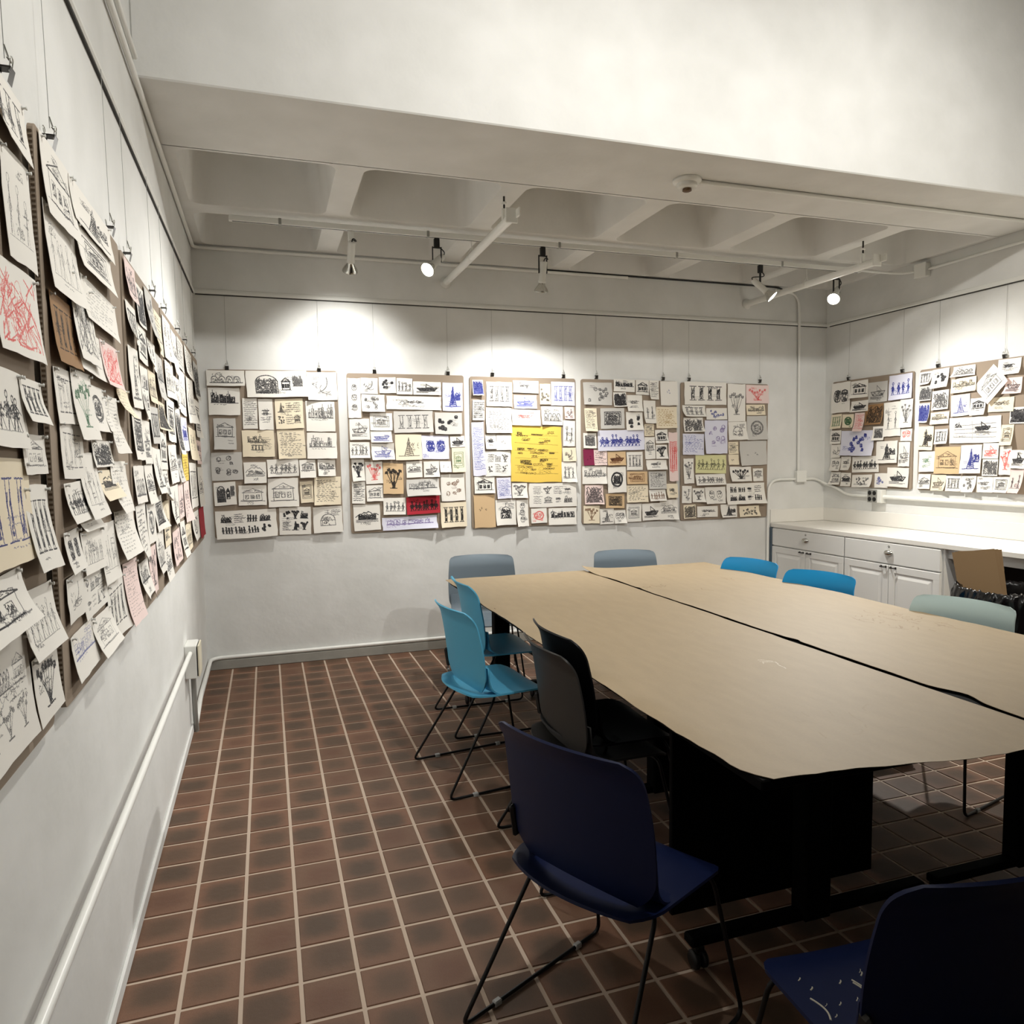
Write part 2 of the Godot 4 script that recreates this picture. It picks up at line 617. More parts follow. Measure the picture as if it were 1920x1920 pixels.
const PAPER := {
	"w": Color(0.94, 0.925, 0.895), "c": Color(0.94, 0.89, 0.79), "t": Color(0.84, 0.72, 0.56), "y": Color(0.93, 0.79, 0.36), "r": Color(0.66, 0.11, 0.18),
	"m": Color(0.5, 0.11, 0.27), "g": Color(0.8, 0.79, 0.77), "b": Color(0.885, 0.885, 0.945), "p": Color(0.94, 0.85, 0.83), "k": Color(0.6, 0.46, 0.31), "o": Color(0.88, 0.87, 0.66),
}
var pins_made := 0
var pin_mesh: ArrayMesh


func pin(b: Dictionary, tint: String, kind: String, ink: String, x: int, y: int, w_mm: int, h_mm: int, label: String) -> void:
	pins_made += 1
	var g := RandomNumberGenerator.new()
	g.seed = pins_made * 31 + 5
	var w := w_mm * 0.001
	var h := h_mm * 0.001
	var print_ := drawing(w, h, b.density, kind, ink, pins_made)
	var uv: Rect2 = print_[1]
	uv = Rect2(uv.position / INK_SIDE, uv.size / INK_SIDE)
	var base := 0.0035 + 0.0012 * (pins_made % 3)
	var lift := g.randf_range(0.0, 0.012) * (1.6 if b.rough else 1.0)
	if g.randf() < 0.22:
		lift += g.randf_range(0.006, 0.02)
	var curl := g.randf_range(0.008, 0.028) if g.randf() < 0.3 else 0.0
	var side := g.randi() % 2
	var ph := g.randf_range(0, 100)
	var seam := g.randf_range(0.3, 0.7)
	var f := func(u: float, v: float) -> Vector3:
		var down := 1.0 - v
		var px := (u - 0.5) * w + noise.get_noise_2d(ph + v * 30.0, u * 6.0) * w * 0.025
		var py := -down * h + noise.get_noise_2d(ph + u * 30.0, 50.0 + v * 6.0) * h * 0.025
		var e := u if side else 1.0 - u
		var pz := base + lift * down * down + curl * pow(e, 3.0) * pow(down, 3.0) * 1.2
		pz += 0.0022 * (1.0 + noise.get_noise_2d(ph + u * 45.0, v * 45.0)) * (0.3 + down)
		pz -= 0.0016 * exp(-pow((u - seam) * 30.0, 2.0))
		return Vector3(px, py, pz)
	var s := Shape.new()
	s.plate(clampi(int(w / 0.035), 4, 10), clampi(int(h / 0.035), 4, 10), f, 0.0007, uv)
	var turn := g.randf_range(-1.6, 1.6)
	var at := Transform3D(Basis(Vector3(0, 0, 1), deg_to_rad(turn)), Vector3(x * 0.001 + w / 2, -y * 0.001, 0))
	if label.contains("on its corner"):
		s = Shape.new()
		w *= 0.72
		h = w
		s.plate(6, 6, f, 0.0007, uv)
		at = Transform3D(Basis(Vector3(0, 0, 1), PI / 4), Vector3(x * 0.001 + w / 2 / 0.72 - h * 0.354, -y * 0.001 - h * 0.354, 0))
	var big := tint in ["y", "k"] or maxi(w_mm, h_mm) > 330
	var o := put("sheet_drawing" if big else "napkin_drawing", s.done(), null, self, b.frame * at)
	tag(o, label, "drawing", b.group)
	todo.append([o, print_[0], tint])
	if b.rough:
		for k in [0.06, 0.94]:
			var p: Vector3 = f.call(k, 0.95)
			put("push_pin", pin_mesh, mats["clear_pin"], o, Transform3D(Basis.IDENTITY, p))


func finish_papers() -> void:
	var tex: Array = []
	for im in ink_images:
		im.generate_mipmaps()
		tex.append(ImageTexture.create_from_image(im))
	for t in todo:
		var key := "paper_%s_%d" % [t[2], t[1]]
		var m := mat(key, PAPER[t[2]], 0.85)
		m.albedo_texture = tex[t[1]]
		t[0].material_override = m


# ------------------------------------------------------------------ things made more than once
func board_at(key: String, frame: Transform3D, density: float, rough: bool, group: String, label: String, tall := 1.219) -> void:
	boards[key] = {"frame": frame, "density": density, "rough": rough, "group": group}
	var s := Shape.new()
	var o := PackedVector2Array()
	for p in rounded_rect(0.914, tall, 0.018):
		o.append(p + Vector2(0.457, -tall / 2))
	s.slab(o, 0.011, Transform3D(Basis.IDENTITY, Vector3(0, 0, -0.011)))
	var b := put("pinboard", s.done(), mats["cardboard"], self, frame)
	tag(b, label, "board", "cardboard pinboards hung on the walls")
	if rough:
		# the open flutes of the corrugated edge that faces the room
		var f := Shape.new()
		for k in 110:
			f.box(Vector3(0.9145, -0.02 - k * 0.0107, -0.0055), Vector3(0.0012, 0.005, 0.007), 0.0)
			f.box(Vector3(-0.0005, -0.02 - k * 0.0107, -0.0055), Vector3(0.0012, 0.005, 0.007), 0.0)
		var fl := put("fluted_edge", f.done(), mats["cardboard_dark"], b)
		fl.set_meta("kind", "stuff")


func wire_at(at: Vector3, basis: Basis, label: String, rail_y: float) -> void:
	var o := thing("hanging_wire", label, "wire", at, 0, "wires and clips that hold the boards")
	o.basis = basis
	var s := Shape.new()
	s.tube([Vector3(0, 0.03, 0), Vector3(0, rail_y - at.y, -0.004)], 0.0008, 5)
	put("wire", s.done(), mats["wire"], o)
	var c := Shape.new()
	c.st.set_smooth_group(-1)
	var a := 0.013
	for z in [[-0.013, 0.006], [0.013, 0.006]]:
		c.quad(Vector3(-a, -0.016, z[0] * 0.45), Vector3(a, -0.016, z[0] * 0.45), Vector3(a, 0.012, z[0]), Vector3(-a, 0.012, z[0]), Vector3.ZERO)
	c.box(Vector3(0, 0.012, 0), Vector3(2 * a, 0.003, 0.026), 0.001)
	put("clip_body", c.done(), mats["dark_steel"], o)
	var l := Shape.new()
	for d in [-1.0, 1.0]:
		l.tube(eased([Vector3(-0.006, 0.006, d * 0.008), Vector3(-0.009, 0.034, d * 0.012), Vector3(0.009, 0.034, d * 0.012), Vector3(0.006, 0.006, d * 0.008)], 0.009), 0.0012, 5)
	put("clip_handle", l.done(), mats["chrome"], o)
	var h := Shape.new()
	h.tube(eased([Vector3(0, 0.055, 0), Vector3(0.008, 0.03, 0.006), Vector3(0, 0.022, 0.012), Vector3(-0.008, 0.03, 0.006)], 0.008), 0.002, 5)
	put("hook", h.done(), mats["chrome"], o)


const SEAT_Y := 0.434


func seat_point(u: float, v: float) -> Vector3:
	var a := u * 2.0 - 1.0
	var rear := -0.225 - 0.05 * (1.0 - a * a)
	var half := 0.232
	if v > 0.8:
		half -= 0.05 * pow((v - 0.8) / 0.2, 2.0)
	if v < 0.25:
		half -= 0.035 * pow((0.25 - v) / 0.25, 2.0)
	var z := lerpf(rear, 0.17, v)
	var y := SEAT_Y - 0.012 * (1.0 - a * a) * sin(PI * clampf(v * 1.1, 0, 1)) + 0.006 * a * a
	y -= 0.03 * pow(clampf((v - 0.78) / 0.22, 0, 1), 2.0)
	y += 0.016 * pow(clampf((0.2 - v) / 0.2, 0, 1), 2.0) * (1.0 - a * a)
	return Vector3(a * half, y, z)


func back_point(u: float, v: float) -> Vector3:
	var a := u * 2.0 - 1.0
	var hgt := 0.385
	var y := 0.447 + hgt * v
	var half := 0.226 + 0.014 * sin(PI * clampf(v * 0.9 + 0.1, 0, 1))
	var top := (1.0 - v) * hgt
	if top < 0.034:
		half -= 0.034 - sqrt(maxf(0.0, 0.001156 - pow(0.034 - top, 2.0)))
	if v < 0.22:
		half -= 0.05 * pow((0.22 - v) / 0.22, 2.0)
	var z := -0.205 - 0.055 * v - 0.03 * pow(clampf((v - 0.8) / 0.2, 0, 1), 2.0) + 0.012 * sin(PI * v)
	z += 0.034 * a * a
	y -= 0.004 * a * a * v
	y += 0.02 * (1.0 - a * a) * pow(1.0 - v, 4.0)
	return Vector3(a * half, y, z)


func chair_shapes() -> Dictionary:
	var d := {}
	var s := Shape.new()
	s.plate(16, 14, seat_point, 0.008)
	d.seat = s.done()
	s = Shape.new()
	s.plate(20, 36, back_point, 0.007)
	d.backrest = s.done()
	var posts: Array = []
	for k in [-1.0, 1.0]:
		s = Shape.new()
		var path: Array = eased([Vector3(0, 0.436, -0.06), Vector3(0, 0.439, -0.165), Vector3(0, 0.57, -0.186)], 0.09, 8)
		s.plate(4, path.size() - 1, func(u: float, v: float) -> Vector3:
			var p: Vector3 = path[roundi(v * (path.size() - 1))]
			return Vector3(k * (0.15 + 0.07 * u + 0.006 * v), p.y, p.z + 0.02 * u * v * 1.4), 0.007)
		posts.append(s.done())
	d.posts = posts
	s = Shape.new()
	s.box(Vector3.ZERO, Vector3(0.016, 0.095, 0.03), 0.007)
	d.hinge = s.done()
	var sides: Array = []
	for k in [-1.0, 1.0]:
		s = Shape.new()
		s.tube(eased([Vector3(k * 0.16, 0.414, -0.1), Vector3(k * 0.195, 0.414, -0.115), Vector3(k * 0.25, 0.008, -0.37), Vector3(k * 0.25, 0.008, 0.205), Vector3(k * 0.205, 0.406, 0.125), Vector3(k * 0.16, 0.406, 0.12)], 0.035), 0.0062, 8)
		sides.append(s.done())
	d.sides = sides
	s = Shape.new()
	s.tube([Vector3(-0.165, 0.414, -0.1), Vector3(0.165, 0.414, -0.1)], 0.0062, 8)
	s.tube([Vector3(-0.165, 0.406, 0.12), Vector3(0.165, 0.406, 0.12)], 0.0062, 8)
	d.bars = s.done()
	s = Shape.new()
	s.box(Vector3(0, 0.0085, 0), Vector3(0.018, 0.017, 0.026), 0.003)
	d.glide = s.done()
	return d


func make_chair(shapes: Dictionary, m: Material, label: String) -> Node3D:
	var t := thing("stacking_chair", label, "chair", Vector3.ZERO, 0, "plastic shell chairs round the table")
	put("seat", shapes.seat, m, t)
	put("backrest", shapes.backrest, m, t)
	for k in 2:
		put("back_support", shapes.posts[k], m, t)
		if k == 1:
			put("hinge", shapes.hinge, mats["black_plastic"], t, Transform3D(Basis(Vector3.RIGHT, -0.15), Vector3((k * 2 - 1) * 0.232, 0.52, -0.178)))
		put("sled_leg", shapes.sides[k], mats["black_metal"], t)
		for z in [-0.24, 0.1]:
			put("glide", shapes.glide, mats["clear_plastic"], t, Transform3D(Basis.IDENTITY, Vector3((k * 2 - 1) * 0.25, 0, z)))
	put("cross_bar", shapes.bars, mats["black_metal"], t)
	return t


func spot(called: String, label: String, pivot: Vector3, top_y: float, aim: Vector3, energy: float, half_angle: float, soft: float, color: Color, white_arm: bool, yoke: bool) -> void:
	var o := thing(called, label, "lamp", pivot, 0, "track spotlights below the ceiling")
	var dark: Material = mats["white_metal"] if white_arm else mats["black_plastic"]
	var up := top_y - pivot.y
	var a := Shape.new()
	a.box(Vector3(0, up - 0.03, 0), Vector3(0.036, 0.06, 0.03), 0.004)
	put("adapter", a.done(), dark, o)
	var y := Shape.new()
	if yoke:
		for k in [-0.029, 0.029]:
			y.box(Vector3(k, (up - 0.06) * 0.5, 0), Vector3(0.006, up - 0.05, 0.014), 0.001)
		y.box(Vector3(0, up - 0.062, 0), Vector3(0.064, 0.006, 0.016), 0.001)
	else:
		y.box(Vector3(0, (up - 0.06) * 0.5, 0), Vector3(0.012, up - 0.05, 0.012), 0.001)
	put("bracket", y.done(), dark, o)
	var d := (aim - pivot).normalized()
	var x := d.cross(Vector3(0.3, 0.1, 1)).normalized()
	var bs := Basis(x, d, x.cross(d))
	var xf := Transform3D(bs, Vector3.ZERO)
	var s := Shape.new()
	s.lathe([Vector2(0, -0.075), Vector2(0.02, -0.075), Vector2(0.024, -0.07), Vector2(0.024, 0.05), Vector2(0.027, 0.055), Vector2(0.027, 0.066), Vector2(0.02, 0.07), Vector2(0, 0.07)], 18, xf)
	put("socket", s.done(), mats["white_metal"], o)
	var b := Shape.new()
	b.lathe([Vector2(0.021, 0.066), Vector2(0.026, 0.085), Vector2(0.042, 0.108), Vector2(0.05, 0.124), Vector2(0.051, 0.13), Vector2(0.046, 0.131)], 20, xf)
	put("reflector", b.done(), mats["chrome"], o)
	var l := Shape.new()
	l.lathe([Vector2(0, 0.134), Vector2(0.03, 0.132), Vector2(0.046, 0.128), Vector2(0.03, 0.122), Vector2(0, 0.122)], 20, xf)
	put("lamp_lens", l.done(), mats["lens_glow"], o)
	var c := Shape.new()
	c.tube(eased([Vector3(0.01, up - 0.055, 0.01), Vector3(0.045, up * 0.45, 0.015), bs * Vector3(0.0, -0.11, 0.0), bs * Vector3(0, -0.07, 0)], 0.04), 0.004, 6)
	put("flex", c.done(), mats["black_plastic"], o)
	var li := SpotLight3D.new()
	li.name = "spot_beam"
	li.position = d * 0.142
	li.basis = Basis.looking_at(d, Vector3(0.13, 1, 0.21).normalized())
	li.light_color = color
	li.light_energy = energy
	li.light_size = 0.04
	li.spot_range = 14.0
	li.spot_attenuation = 2.0
	li.spot_angle = half_angle
	li.spot_angle_attenuation = soft
	li.shadow_enabled = true
	o.add_child(li)


func conduit(label: String, path: Array, r: float, bend := 0.07, m: Material = null, group := "painted conduits along the walls") -> MeshInstance3D:
	var s := Shape.new()
	s.tube(eased(path, bend), r, 10)
	var o := put("conduit", s.done(), m if m else mats["white_pipe"])
	tag(o, label, "conduit", group)
	return o


func track(label: String, a: Vector3, b: Vector3, stems: float) -> void:
	var o := thing("light_track", label, "track", a)
	var l := b - a
	put("rail", boxed(l * 0.5, l.abs() + Vector3(0, 0.034, 0.036), 0.003), mats["white_metal"], o)
	var s := Shape.new()
	s.box(l * 0.5 + Vector3(0, -0.0172, 0), Vector3(l.x - 0.04, 0.001, 0.012), 0.0)
	put("slot", s.done(), mats["black_plastic"], o)
	var x := 0.3
	while x < l.x:
		var k := Shape.new()
		if stems > 0.0:
			k.tube([Vector3(x, 0.015, 0), Vector3(x, stems, 0)], 0.006, 8)
		else:
			k.box(Vector3(x, 0.001, 0), Vector3(0.018, 0.038, 0.042), 0.002)
		put("strap", k.done(), mats["grey_metal"], o)
		x += 0.94 if stems <= 0.0 else 1.4


# ------------------------------------------------------------------ the scene
func _ready() -> void:
	# camera
	var cam := Camera3D.new()
	cam.name = "camera"
	add_child(cam)
	cam.position = CAM_POS
	cam.basis = Basis(Vector3.UP, -0.32000) * Basis(Vector3.RIGHT, -0.072) * Basis(Vector3.BACK, -0.013)
	cam.fov = rad_to_deg(2.0 * atan(960.0 / 1384.9))
	cam.near = 0.05
	cam.far = 60.0
	cam.current = true
	# surroundings: a closed room, lit by lamps alone, some of them out of view
	var we := WorldEnvironment.new()
	we.name = "surroundings"
	var env := Environment.new()
	env.background_mode = Environment.BG_COLOR
	env.background_color = Color.BLACK
	env.tonemap_mode = Environment.TONE_MAPPER_LINEAR
	env.tonemap_exposure = 1.6
	env.sdfgi_enabled = true
	env.ssao_enabled = true
	env.ssil_enabled = true
	we.environment = env
	add_child(we)
	# the lamps' strengths; each lamp's light is made with its fitting
	var COOL := Color(1.0, 0.993, 0.972)
	var WARM := Color(1.0, 0.94, 0.84)
	var power := {"wash_a": 1.1, "left": 3.2, "wash_b": 2.0, "right": 3.2, "table": 4.5, "unseen_left": 1.7, "unseen_right": 4.2, "unseen_beam": 2.3}  # the last three are unseen lamps, out of view before the beam

	noise.noise_type = FastNoiseLite.TYPE_SIMPLEX_SMOOTH
	noise.frequency = 0.05
	noise.seed = 3
	rng.seed = 11
	materials()
	room()
	floor_tiles()
	ceiling_parts()

	# ---------------- table and its paper
	tables()
	# ---------------- chairs
	chairs()
	# ---------------- counter
	counter()
	bin_and_cardboard()

	# ---------------- boards
	var xs := [0.052, 1.036, 1.999, 2.965, 3.919]
	var tops := [2.185, 2.182, 2.179, 2.178, 2.169]
	var bl := ["cardboard pinboard on back wall nearest the left wall", "cardboard pinboard on back wall holding the crimson napkin", "cardboard pinboard on back wall holding the yellow sheet", "cardboard pinboard on back wall holding the maroon napkin", "cardboard pinboard on back wall nearest the white cabinets"]
	for i in 5:
		board_at("B%d" % (i + 1), Transform3D(Basis(Vector3(0, 0, 1), [0.012, 0.002, 0.0, 0.0, 0.0][i]), Vector3(xs[i], tops[i], 0.0125)), 620.0, false, "drawings pinned to the back wall boards", bl[i])
	var rb := Basis(Vector3(0, 0, 1), Vector3(0, 1, 0), Vector3(-1, 0, 0))
	board_at("R1", Transform3D(rb, Vector3(ROOM_W - 0.0125, 2.19, 0.11)), 620.0, false, "drawings pinned to the right wall boards", "cardboard pinboard on right wall above the outlet box", 0.968)
	board_at("R2", Transform3D(rb, Vector3(ROOM_W - 0.0125, 2.19, 1.08)), 620.0, false, "drawings pinned to the right wall boards", "cardboard pinboard on right wall holding the diamond-set napkin", 0.968)
	var lb := Basis(Vector3(0, 0, -1), Vector3(0, 1, 0), Vector3(1, 0, 0))
	var lz := [4.99, 3.99, 3.04, 2.09, 1.14]
	var ll := ["cardboard pinboard on left wall, nearest one cut by the frame", "cardboard pinboard on left wall holding the brown kraft napkin", "cardboard pinboard on left wall, third from the camera", "cardboard pinboard on left wall, fourth from the camera", "cardboard pinboard on left wall against the back corner"]
	for i in 5:
		board_at("L%d" % (i + 1), Transform3D(lb, Vector3(0.01, 2.215, lz[i])), 850.0 if i < 2 else 560.0, i < 2, "drawings pinned to the left wall boards", ll[i])
	papers()
	finish_papers()
	wires()

	# ---------------- lamps
	spot("track_spotlight", "white track spotlight hanging nearest the left wall, aimed at back wall", Vector3(1.005, 2.86, 0.81), 2.995, Vector3(1.0, 2.0, 0.0), power.wash_a, 50, 1.0, COOL, true, false)
	spot("track_spotlight", "glaring track spotlight on black yoke, aimed at the left wall boards", Vector3(1.57, 2.845, 0.81), 2.995, Vector3(0.0, 1.35, 2.1), power.left, 42, 1.0, COOL, false, true)
	spot("track_spotlight", "white-bodied track spotlight pointing straight down from black yoke", Vector3(2.328, 2.82, 0.81), 2.995, Vector3(2.36, 1.3, 0.25), power.wash_b, 60, 1.0, COOL, false, true)
	spot("track_spotlight", "glaring track spotlight beside the second ceiling tube, aimed at right wall", Vector3(4.137, 2.835, 0.81), 2.995, Vector3(5.4, 1.2, 1.9), power.right, 45, 1.0, COOL, false, false)
	spot("track_spotlight", "glaring track spotlight nearest the right wall, aimed at the table", Vector3(4.87, 2.83, 0.81), 2.995, Vector3(2.4, 0.75, 2.7), power.table, 42, 1.0, COOL, false, true)
	spot("track_spotlight", "unseen track spotlight out of view, placed to light nearest left wall boards", Vector3(1.3, 3.65, 4.4), 3.8, Vector3(0.0, 1.0, 4.0), power.unseen_left, 48, 1.0, COOL, false, true)  # out of view, placed to light the near left wall
	spot("track_spotlight", "unseen track spotlight out of view, placed to light the countertop", Vector3(4.2, 3.65, 4.4), 3.8, Vector3(5.4, 1.0, 2.9), power.unseen_right, 45, 1.0, WARM, false, true)  # out of view, placed to light the counter and right wall
	spot("track_spotlight", "unseen track spotlight out of view, placed to light left beam face and table", Vector3(1.75, 3.65, 4.4), 3.8, Vector3(1.6, 2.5, 2.39), power.unseen_beam, 72, 1.0, COOL, false, true)  # this and the next: out of view, light the beam face and table
	spot("track_spotlight", "unseen track spotlight out of view, placed to light right beam face and table", Vector3(3.6, 3.65, 4.4), 3.8, Vector3(3.6, 2.5, 2.39), power.unseen_beam, 72, 1.0, COOL, false, true)


func materials() -> void:
	painted("wall_paint", Color(0.9, 0.9, 0.89), 0.75, 3.0, 0.7)
	painted("ceiling_paint", Color(0.89, 0.885, 0.87), 0.8, 4.0, 0.7)
	painted("grey_base", Color(0.62, 0.61, 0.58), 0.8, 4.0, 2.0)
	mat("white_metal", Color(0.9, 0.9, 0.88), 0.4)
	mat("white_pipe", Color(0.92, 0.92, 0.9), 0.35)
	mat("grey_metal", Color(0.6, 0.6, 0.58), 0.45, 0.3)
	mat("black_plastic", Color(0.025, 0.027, 0.03), 0.5)
	mat("black_metal", Color(0.02, 0.02, 0.022), 0.4, 0.3)
	mat("chrome", Color(0.8, 0.8, 0.78), 0.2, 1.0)
	mat("dark_steel", Color(0.2, 0.19, 0.18), 0.4, 0.6)
	mat("wire", Color(0.6, 0.6, 0.58), 0.5, 0.2)
	mat("slot_shade", Color(0.2, 0.19, 0.18), 0.7)
	mat("cardboard", Color(0.585, 0.525, 0.46), 0.9)
	mat("cardboard_dark", Color(0.3, 0.23, 0.15), 0.9)
	mat("grout", Color(0.75, 0.675, 0.605), 0.85)
	mat("cabinet_white", Color(0.89, 0.89, 0.88), 0.4)
	mat("counter_white", Color(0.92, 0.91, 0.885), 0.3)
	mat("table_black", Color(0.02, 0.02, 0.02), 0.75).metallic_specular = 0.2
	var lens := mat("lens_glow", Color(1, 1, 1), 0.3)
	lens.emission_enabled = true
	lens.emission = Color(1.0, 0.98, 0.94)
	lens.emission_energy_multiplier = 6.0
	var clear := mat("clear_plastic", Color(0.85, 0.86, 0.86, 0.55), 0.15)
	clear.transparency = BaseMaterial3D.TRANSPARENCY_ALPHA
	mat("clear_pin", Color(0.9, 0.9, 0.88), 0.2)
	var ps := Shape.new()
	ps.lathe([Vector2(0, 0.009), Vector2(0.004, 0.009), Vector2(0.0025, 0.006), Vector2(0.0025, 0.003), Vector2(0.0045, 0.001), Vector2(0.0045, 0)], 8, Transform3D(Basis(Vector3.RIGHT, PI / 2), Vector3.ZERO))
	pin_mesh = ps.done()


func room() -> void:
	var wp: Material = mats["wall_paint"]
	var back := struct("wall_back", span(Vector3(WALL_L - 0.15, -0.15, -0.15), Vector3(ROOM_W + 0.15, 4.75, 0), 0.0), wp)
	struct("wall_left", span(Vector3(WALL_L - 0.15, -0.15, 0), Vector3(WALL_L, 4.75, 8.15), 0.0), wp)
	struct("wall_right", span(Vector3(ROOM_W, -0.15, 0), Vector3(ROOM_W + 0.15, 4.75, 8.15), 0.0), wp)
	struct("wall_front", span(Vector3(WALL_L, -0.15, 8), Vector3(ROOM_W, 4.75, 8.15), 0.0), painted("unseen_wall_dark", Color(0.3, 0.28, 0.26), 0.8, 3.0, 0.7))  # out of view, kept dark so little light bounces onto the chair backs
	# picture rails: a lip, and under it a dark strip painting in the slot's shade
	var rail := func(a: Vector3, along: Vector3, length: float, out: Vector3) -> Shape:
		var s := Shape.new()
		var o := PackedVector2Array([Vector2(0, 0.0), Vector2(0.01, 0.0), Vector2(0.015, 0.006), Vector2(0.015, 0.016), Vector2(0.01, 0.03), Vector2(0.004, 0.036), Vector2(0, 0.036)])
		s.slab(o, length, Transform3D(Basis(out, Vector3.UP, along), a))
		return s
	struct("trim_1", rail.call(Vector3(WALL_L, 2.716, 0), Vector3(1, 0, 0), ROOM_W - WALL_L, Vector3(0, 0, 1)).done(), mats["white_metal"])
	struct("trim_2", rail.call(Vector3(WALL_L, 2.716, 0), Vector3(0, 0, 1), 8.0, Vector3(1, 0, 0)).done(), mats["white_metal"])
	struct("trim_3", rail.call(Vector3(ROOM_W, 2.716, 0), Vector3(0, 0, 1), 8.0, Vector3(-1, 0, 0)).done(), mats["white_metal"])
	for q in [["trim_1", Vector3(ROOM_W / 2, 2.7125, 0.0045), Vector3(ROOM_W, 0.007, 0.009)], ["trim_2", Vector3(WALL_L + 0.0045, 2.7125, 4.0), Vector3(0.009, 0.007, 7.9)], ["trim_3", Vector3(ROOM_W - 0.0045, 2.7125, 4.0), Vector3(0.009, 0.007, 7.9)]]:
		put("hook_slot", boxed(q[1], q[2], 0.0), mats["slot_shade"], get_node(q[0]))
	# grey base course along the walls
	struct("baseboard_back", span(Vector3(WALL_L, 0, 0), Vector3(4.85, 0.07, 0.03), 0.004), mats["grey_base"])
	struct("baseboard_left", span(Vector3(WALL_L, 0, 0.03), Vector3(WALL_L + 0.012, 0.05, 8.0), 0.004), wp)
	# backsplash above the counter
	struct("trim_4", span(Vector3(ROOM_W - 0.008, 0.893, 0.008), Vector3(ROOM_W, 1.017, 4.6), 0.002), mats["counter_white"])
	struct("trim_5", span(Vector3(4.88, 0.893, 0), Vector3(ROOM_W, 1.017, 0.008), 0.002), mats["counter_white"])


func tile_mesh(uv: Rect2) -> ArrayMesh:
	var s := Shape.new()
	var h := (PITCH - 0.0105) / 2
	var t := h - 0.0025
	var away := Vector3(0, -0.1, 0)
	var c := [Vector2(-1, -1), Vector2(1, -1), Vector2(1, 1), Vector2(-1, 1)]
	var top: Array = []
	var low: Array = []
	var tex: Array = []
	for q in c:
		top.append(Vector3(q.x * t, 0, q.y * t))
		low.append(Vector3(q.x * h, -0.005, q.y * h))
		tex.append(uv.position + uv.size * (q * 0.48 + Vector2(0.5, 0.5)))
	s.tri(top[0], top[1], top[2], away, tex[0], tex[1], tex[2])
	s.tri(top[0], top[2], top[3], away, tex[0], tex[2], tex[3])
	for k in 4:
		var l := (k + 1) % 4
		s.tri(top[k], top[l], low[l], away, tex[k], tex[l], tex[l])
		s.tri(top[k], low[l], low[k], away, tex[k], tex[l], tex[k])
	return s.done()


func floor_tiles() -> void:
	var fl := struct("floor", span(Vector3(WALL_L, -0.15, 0), Vector3(ROOM_W, -0.0035, 8), 0.0), mats["grout"])
	# sixteen kinds of flashed quarry tile: dark in the middle, redder to the edge
	var side := 1024
	var n := 4
	var cell := side / n
	var im := Image.create(side, side, false, Image.FORMAT_RGB8)
	var g := RandomNumberGenerator.new()
	g.seed = 21
	for i in n:
		for j in n:
			var dark := Color(0.385, 0.30, 0.24).lerp(Color(0.33, 0.265, 0.215), g.randf())
			var edge := Color(0.50, 0.36, 0.285).lerp(Color(0.43, 0.33, 0.265), g.randf())
			if g.randf() < 0.2:
				dark = dark.lerp(Color(0.45, 0.31, 0.245), 0.6)
			var cx := 0.5 + g.randf_range(-0.12, 0.12)
			var cy := 0.5 + g.randf_range(-0.12, 0.12)
			var spread := g.randf_range(0.34, 0.5)
			for x in range(0, cell, 2):
				for y in range(0, cell, 2):
					var u := float(x) / cell
					var v := float(y) / cell
					var d := pow(pow(absf(u - cx), 3.0) + pow(absf(v - cy), 3.0), 1.0 / 3.0)
					var k := smoothstep(spread - 0.24, spread + 0.14, d + 0.05 * noise.get_noise_2d(x * 0.25 + i * 500, y * 0.25 + j * 500))
					var c := dark.lerp(edge, k)
					c = c * (1.0 + 0.10 * noise.get_noise_2d(x * 3.0 + i * 900, y * 3.0 + j * 300))
					im.fill_rect(Rect2i(i * cell + x, j * cell + y, 2, 2), c)
	im.generate_mipmaps()
	var m := mat("quarry_tile", Color(1, 1, 1), 0.58)
	m.metallic_specular = 0.35
	m.albedo_texture = ImageTexture.create_from_image(im)
	m.normal_enabled = true
	m.normal_texture = noise_tex(0.03, true, 2.0)
	m.normal_scale = 0.25
	var kinds: Array = []
	for i in n:
		for j in n:
			kinds.append(tile_mesh(Rect2(Vector2(i, j) / n, Vector2.ONE / n)))
	# which tiles are seen largest
	var inv := (get_node("camera") as Camera3D).transform.affine_inverse()
	var spots: Array = []
	for i in 34:
		for j in range(0, 49):
			var p := Vector3(0.151 + (i - 0.5) * PITCH - 0.0 * j, 0, 0.006 + (j + 0.5) * PITCH)
			if p.x > ROOM_W - 0.06:
				continue
			var q := inv * p
			var big := 0.0
			if q.z < -0.3:
				var s := 1384.9 / -q.z
				var px := Vector2(q.x, -q.y) * s
				var in_view := absf(px.x) < 1000 and absf(px.y) < 1000
				var under := p.x > 1.75 and p.z < 4.2
				if in_view and not (under and p.x < 2.6) and not (under and p.z < 3.4):
					big = s * s * (1.519 / -q.z)
			spots.append([big, p, g.randi() % kinds.size(), g.randi() % 4])
	spots.sort_custom(func(a, b): return a[0] > b[0])
	var rest := SurfaceTool.new()
	rest.begin(Mesh.PRIMITIVE_TRIANGLES)
	for k in spots.size():
		var s: Array = spots[k]
		var narrow := 1.0
		var p: Vector3 = s[1]
		var bs := Basis(Vector3.UP, s[3] * PI / 2)
		if p.x < 0.1:
			# the cut course along the left wall fills in to the wall
			bs = Basis.from_scale(Vector3(1.13, 1, 1)) * bs
			p.x -= 0.01
		var at := Transform3D(bs, p + Vector3(0, -0.0004 * (s[2] % 3), 0))
		if k < 300:
			put("tile", kinds[s[2]], m, fl, at)
		else:
			rest.append_from(kinds[s[2]], 0, at)
	var r := put("tile_field", rest.commit(), m, fl)
	r.set_meta("kind", "stuff")


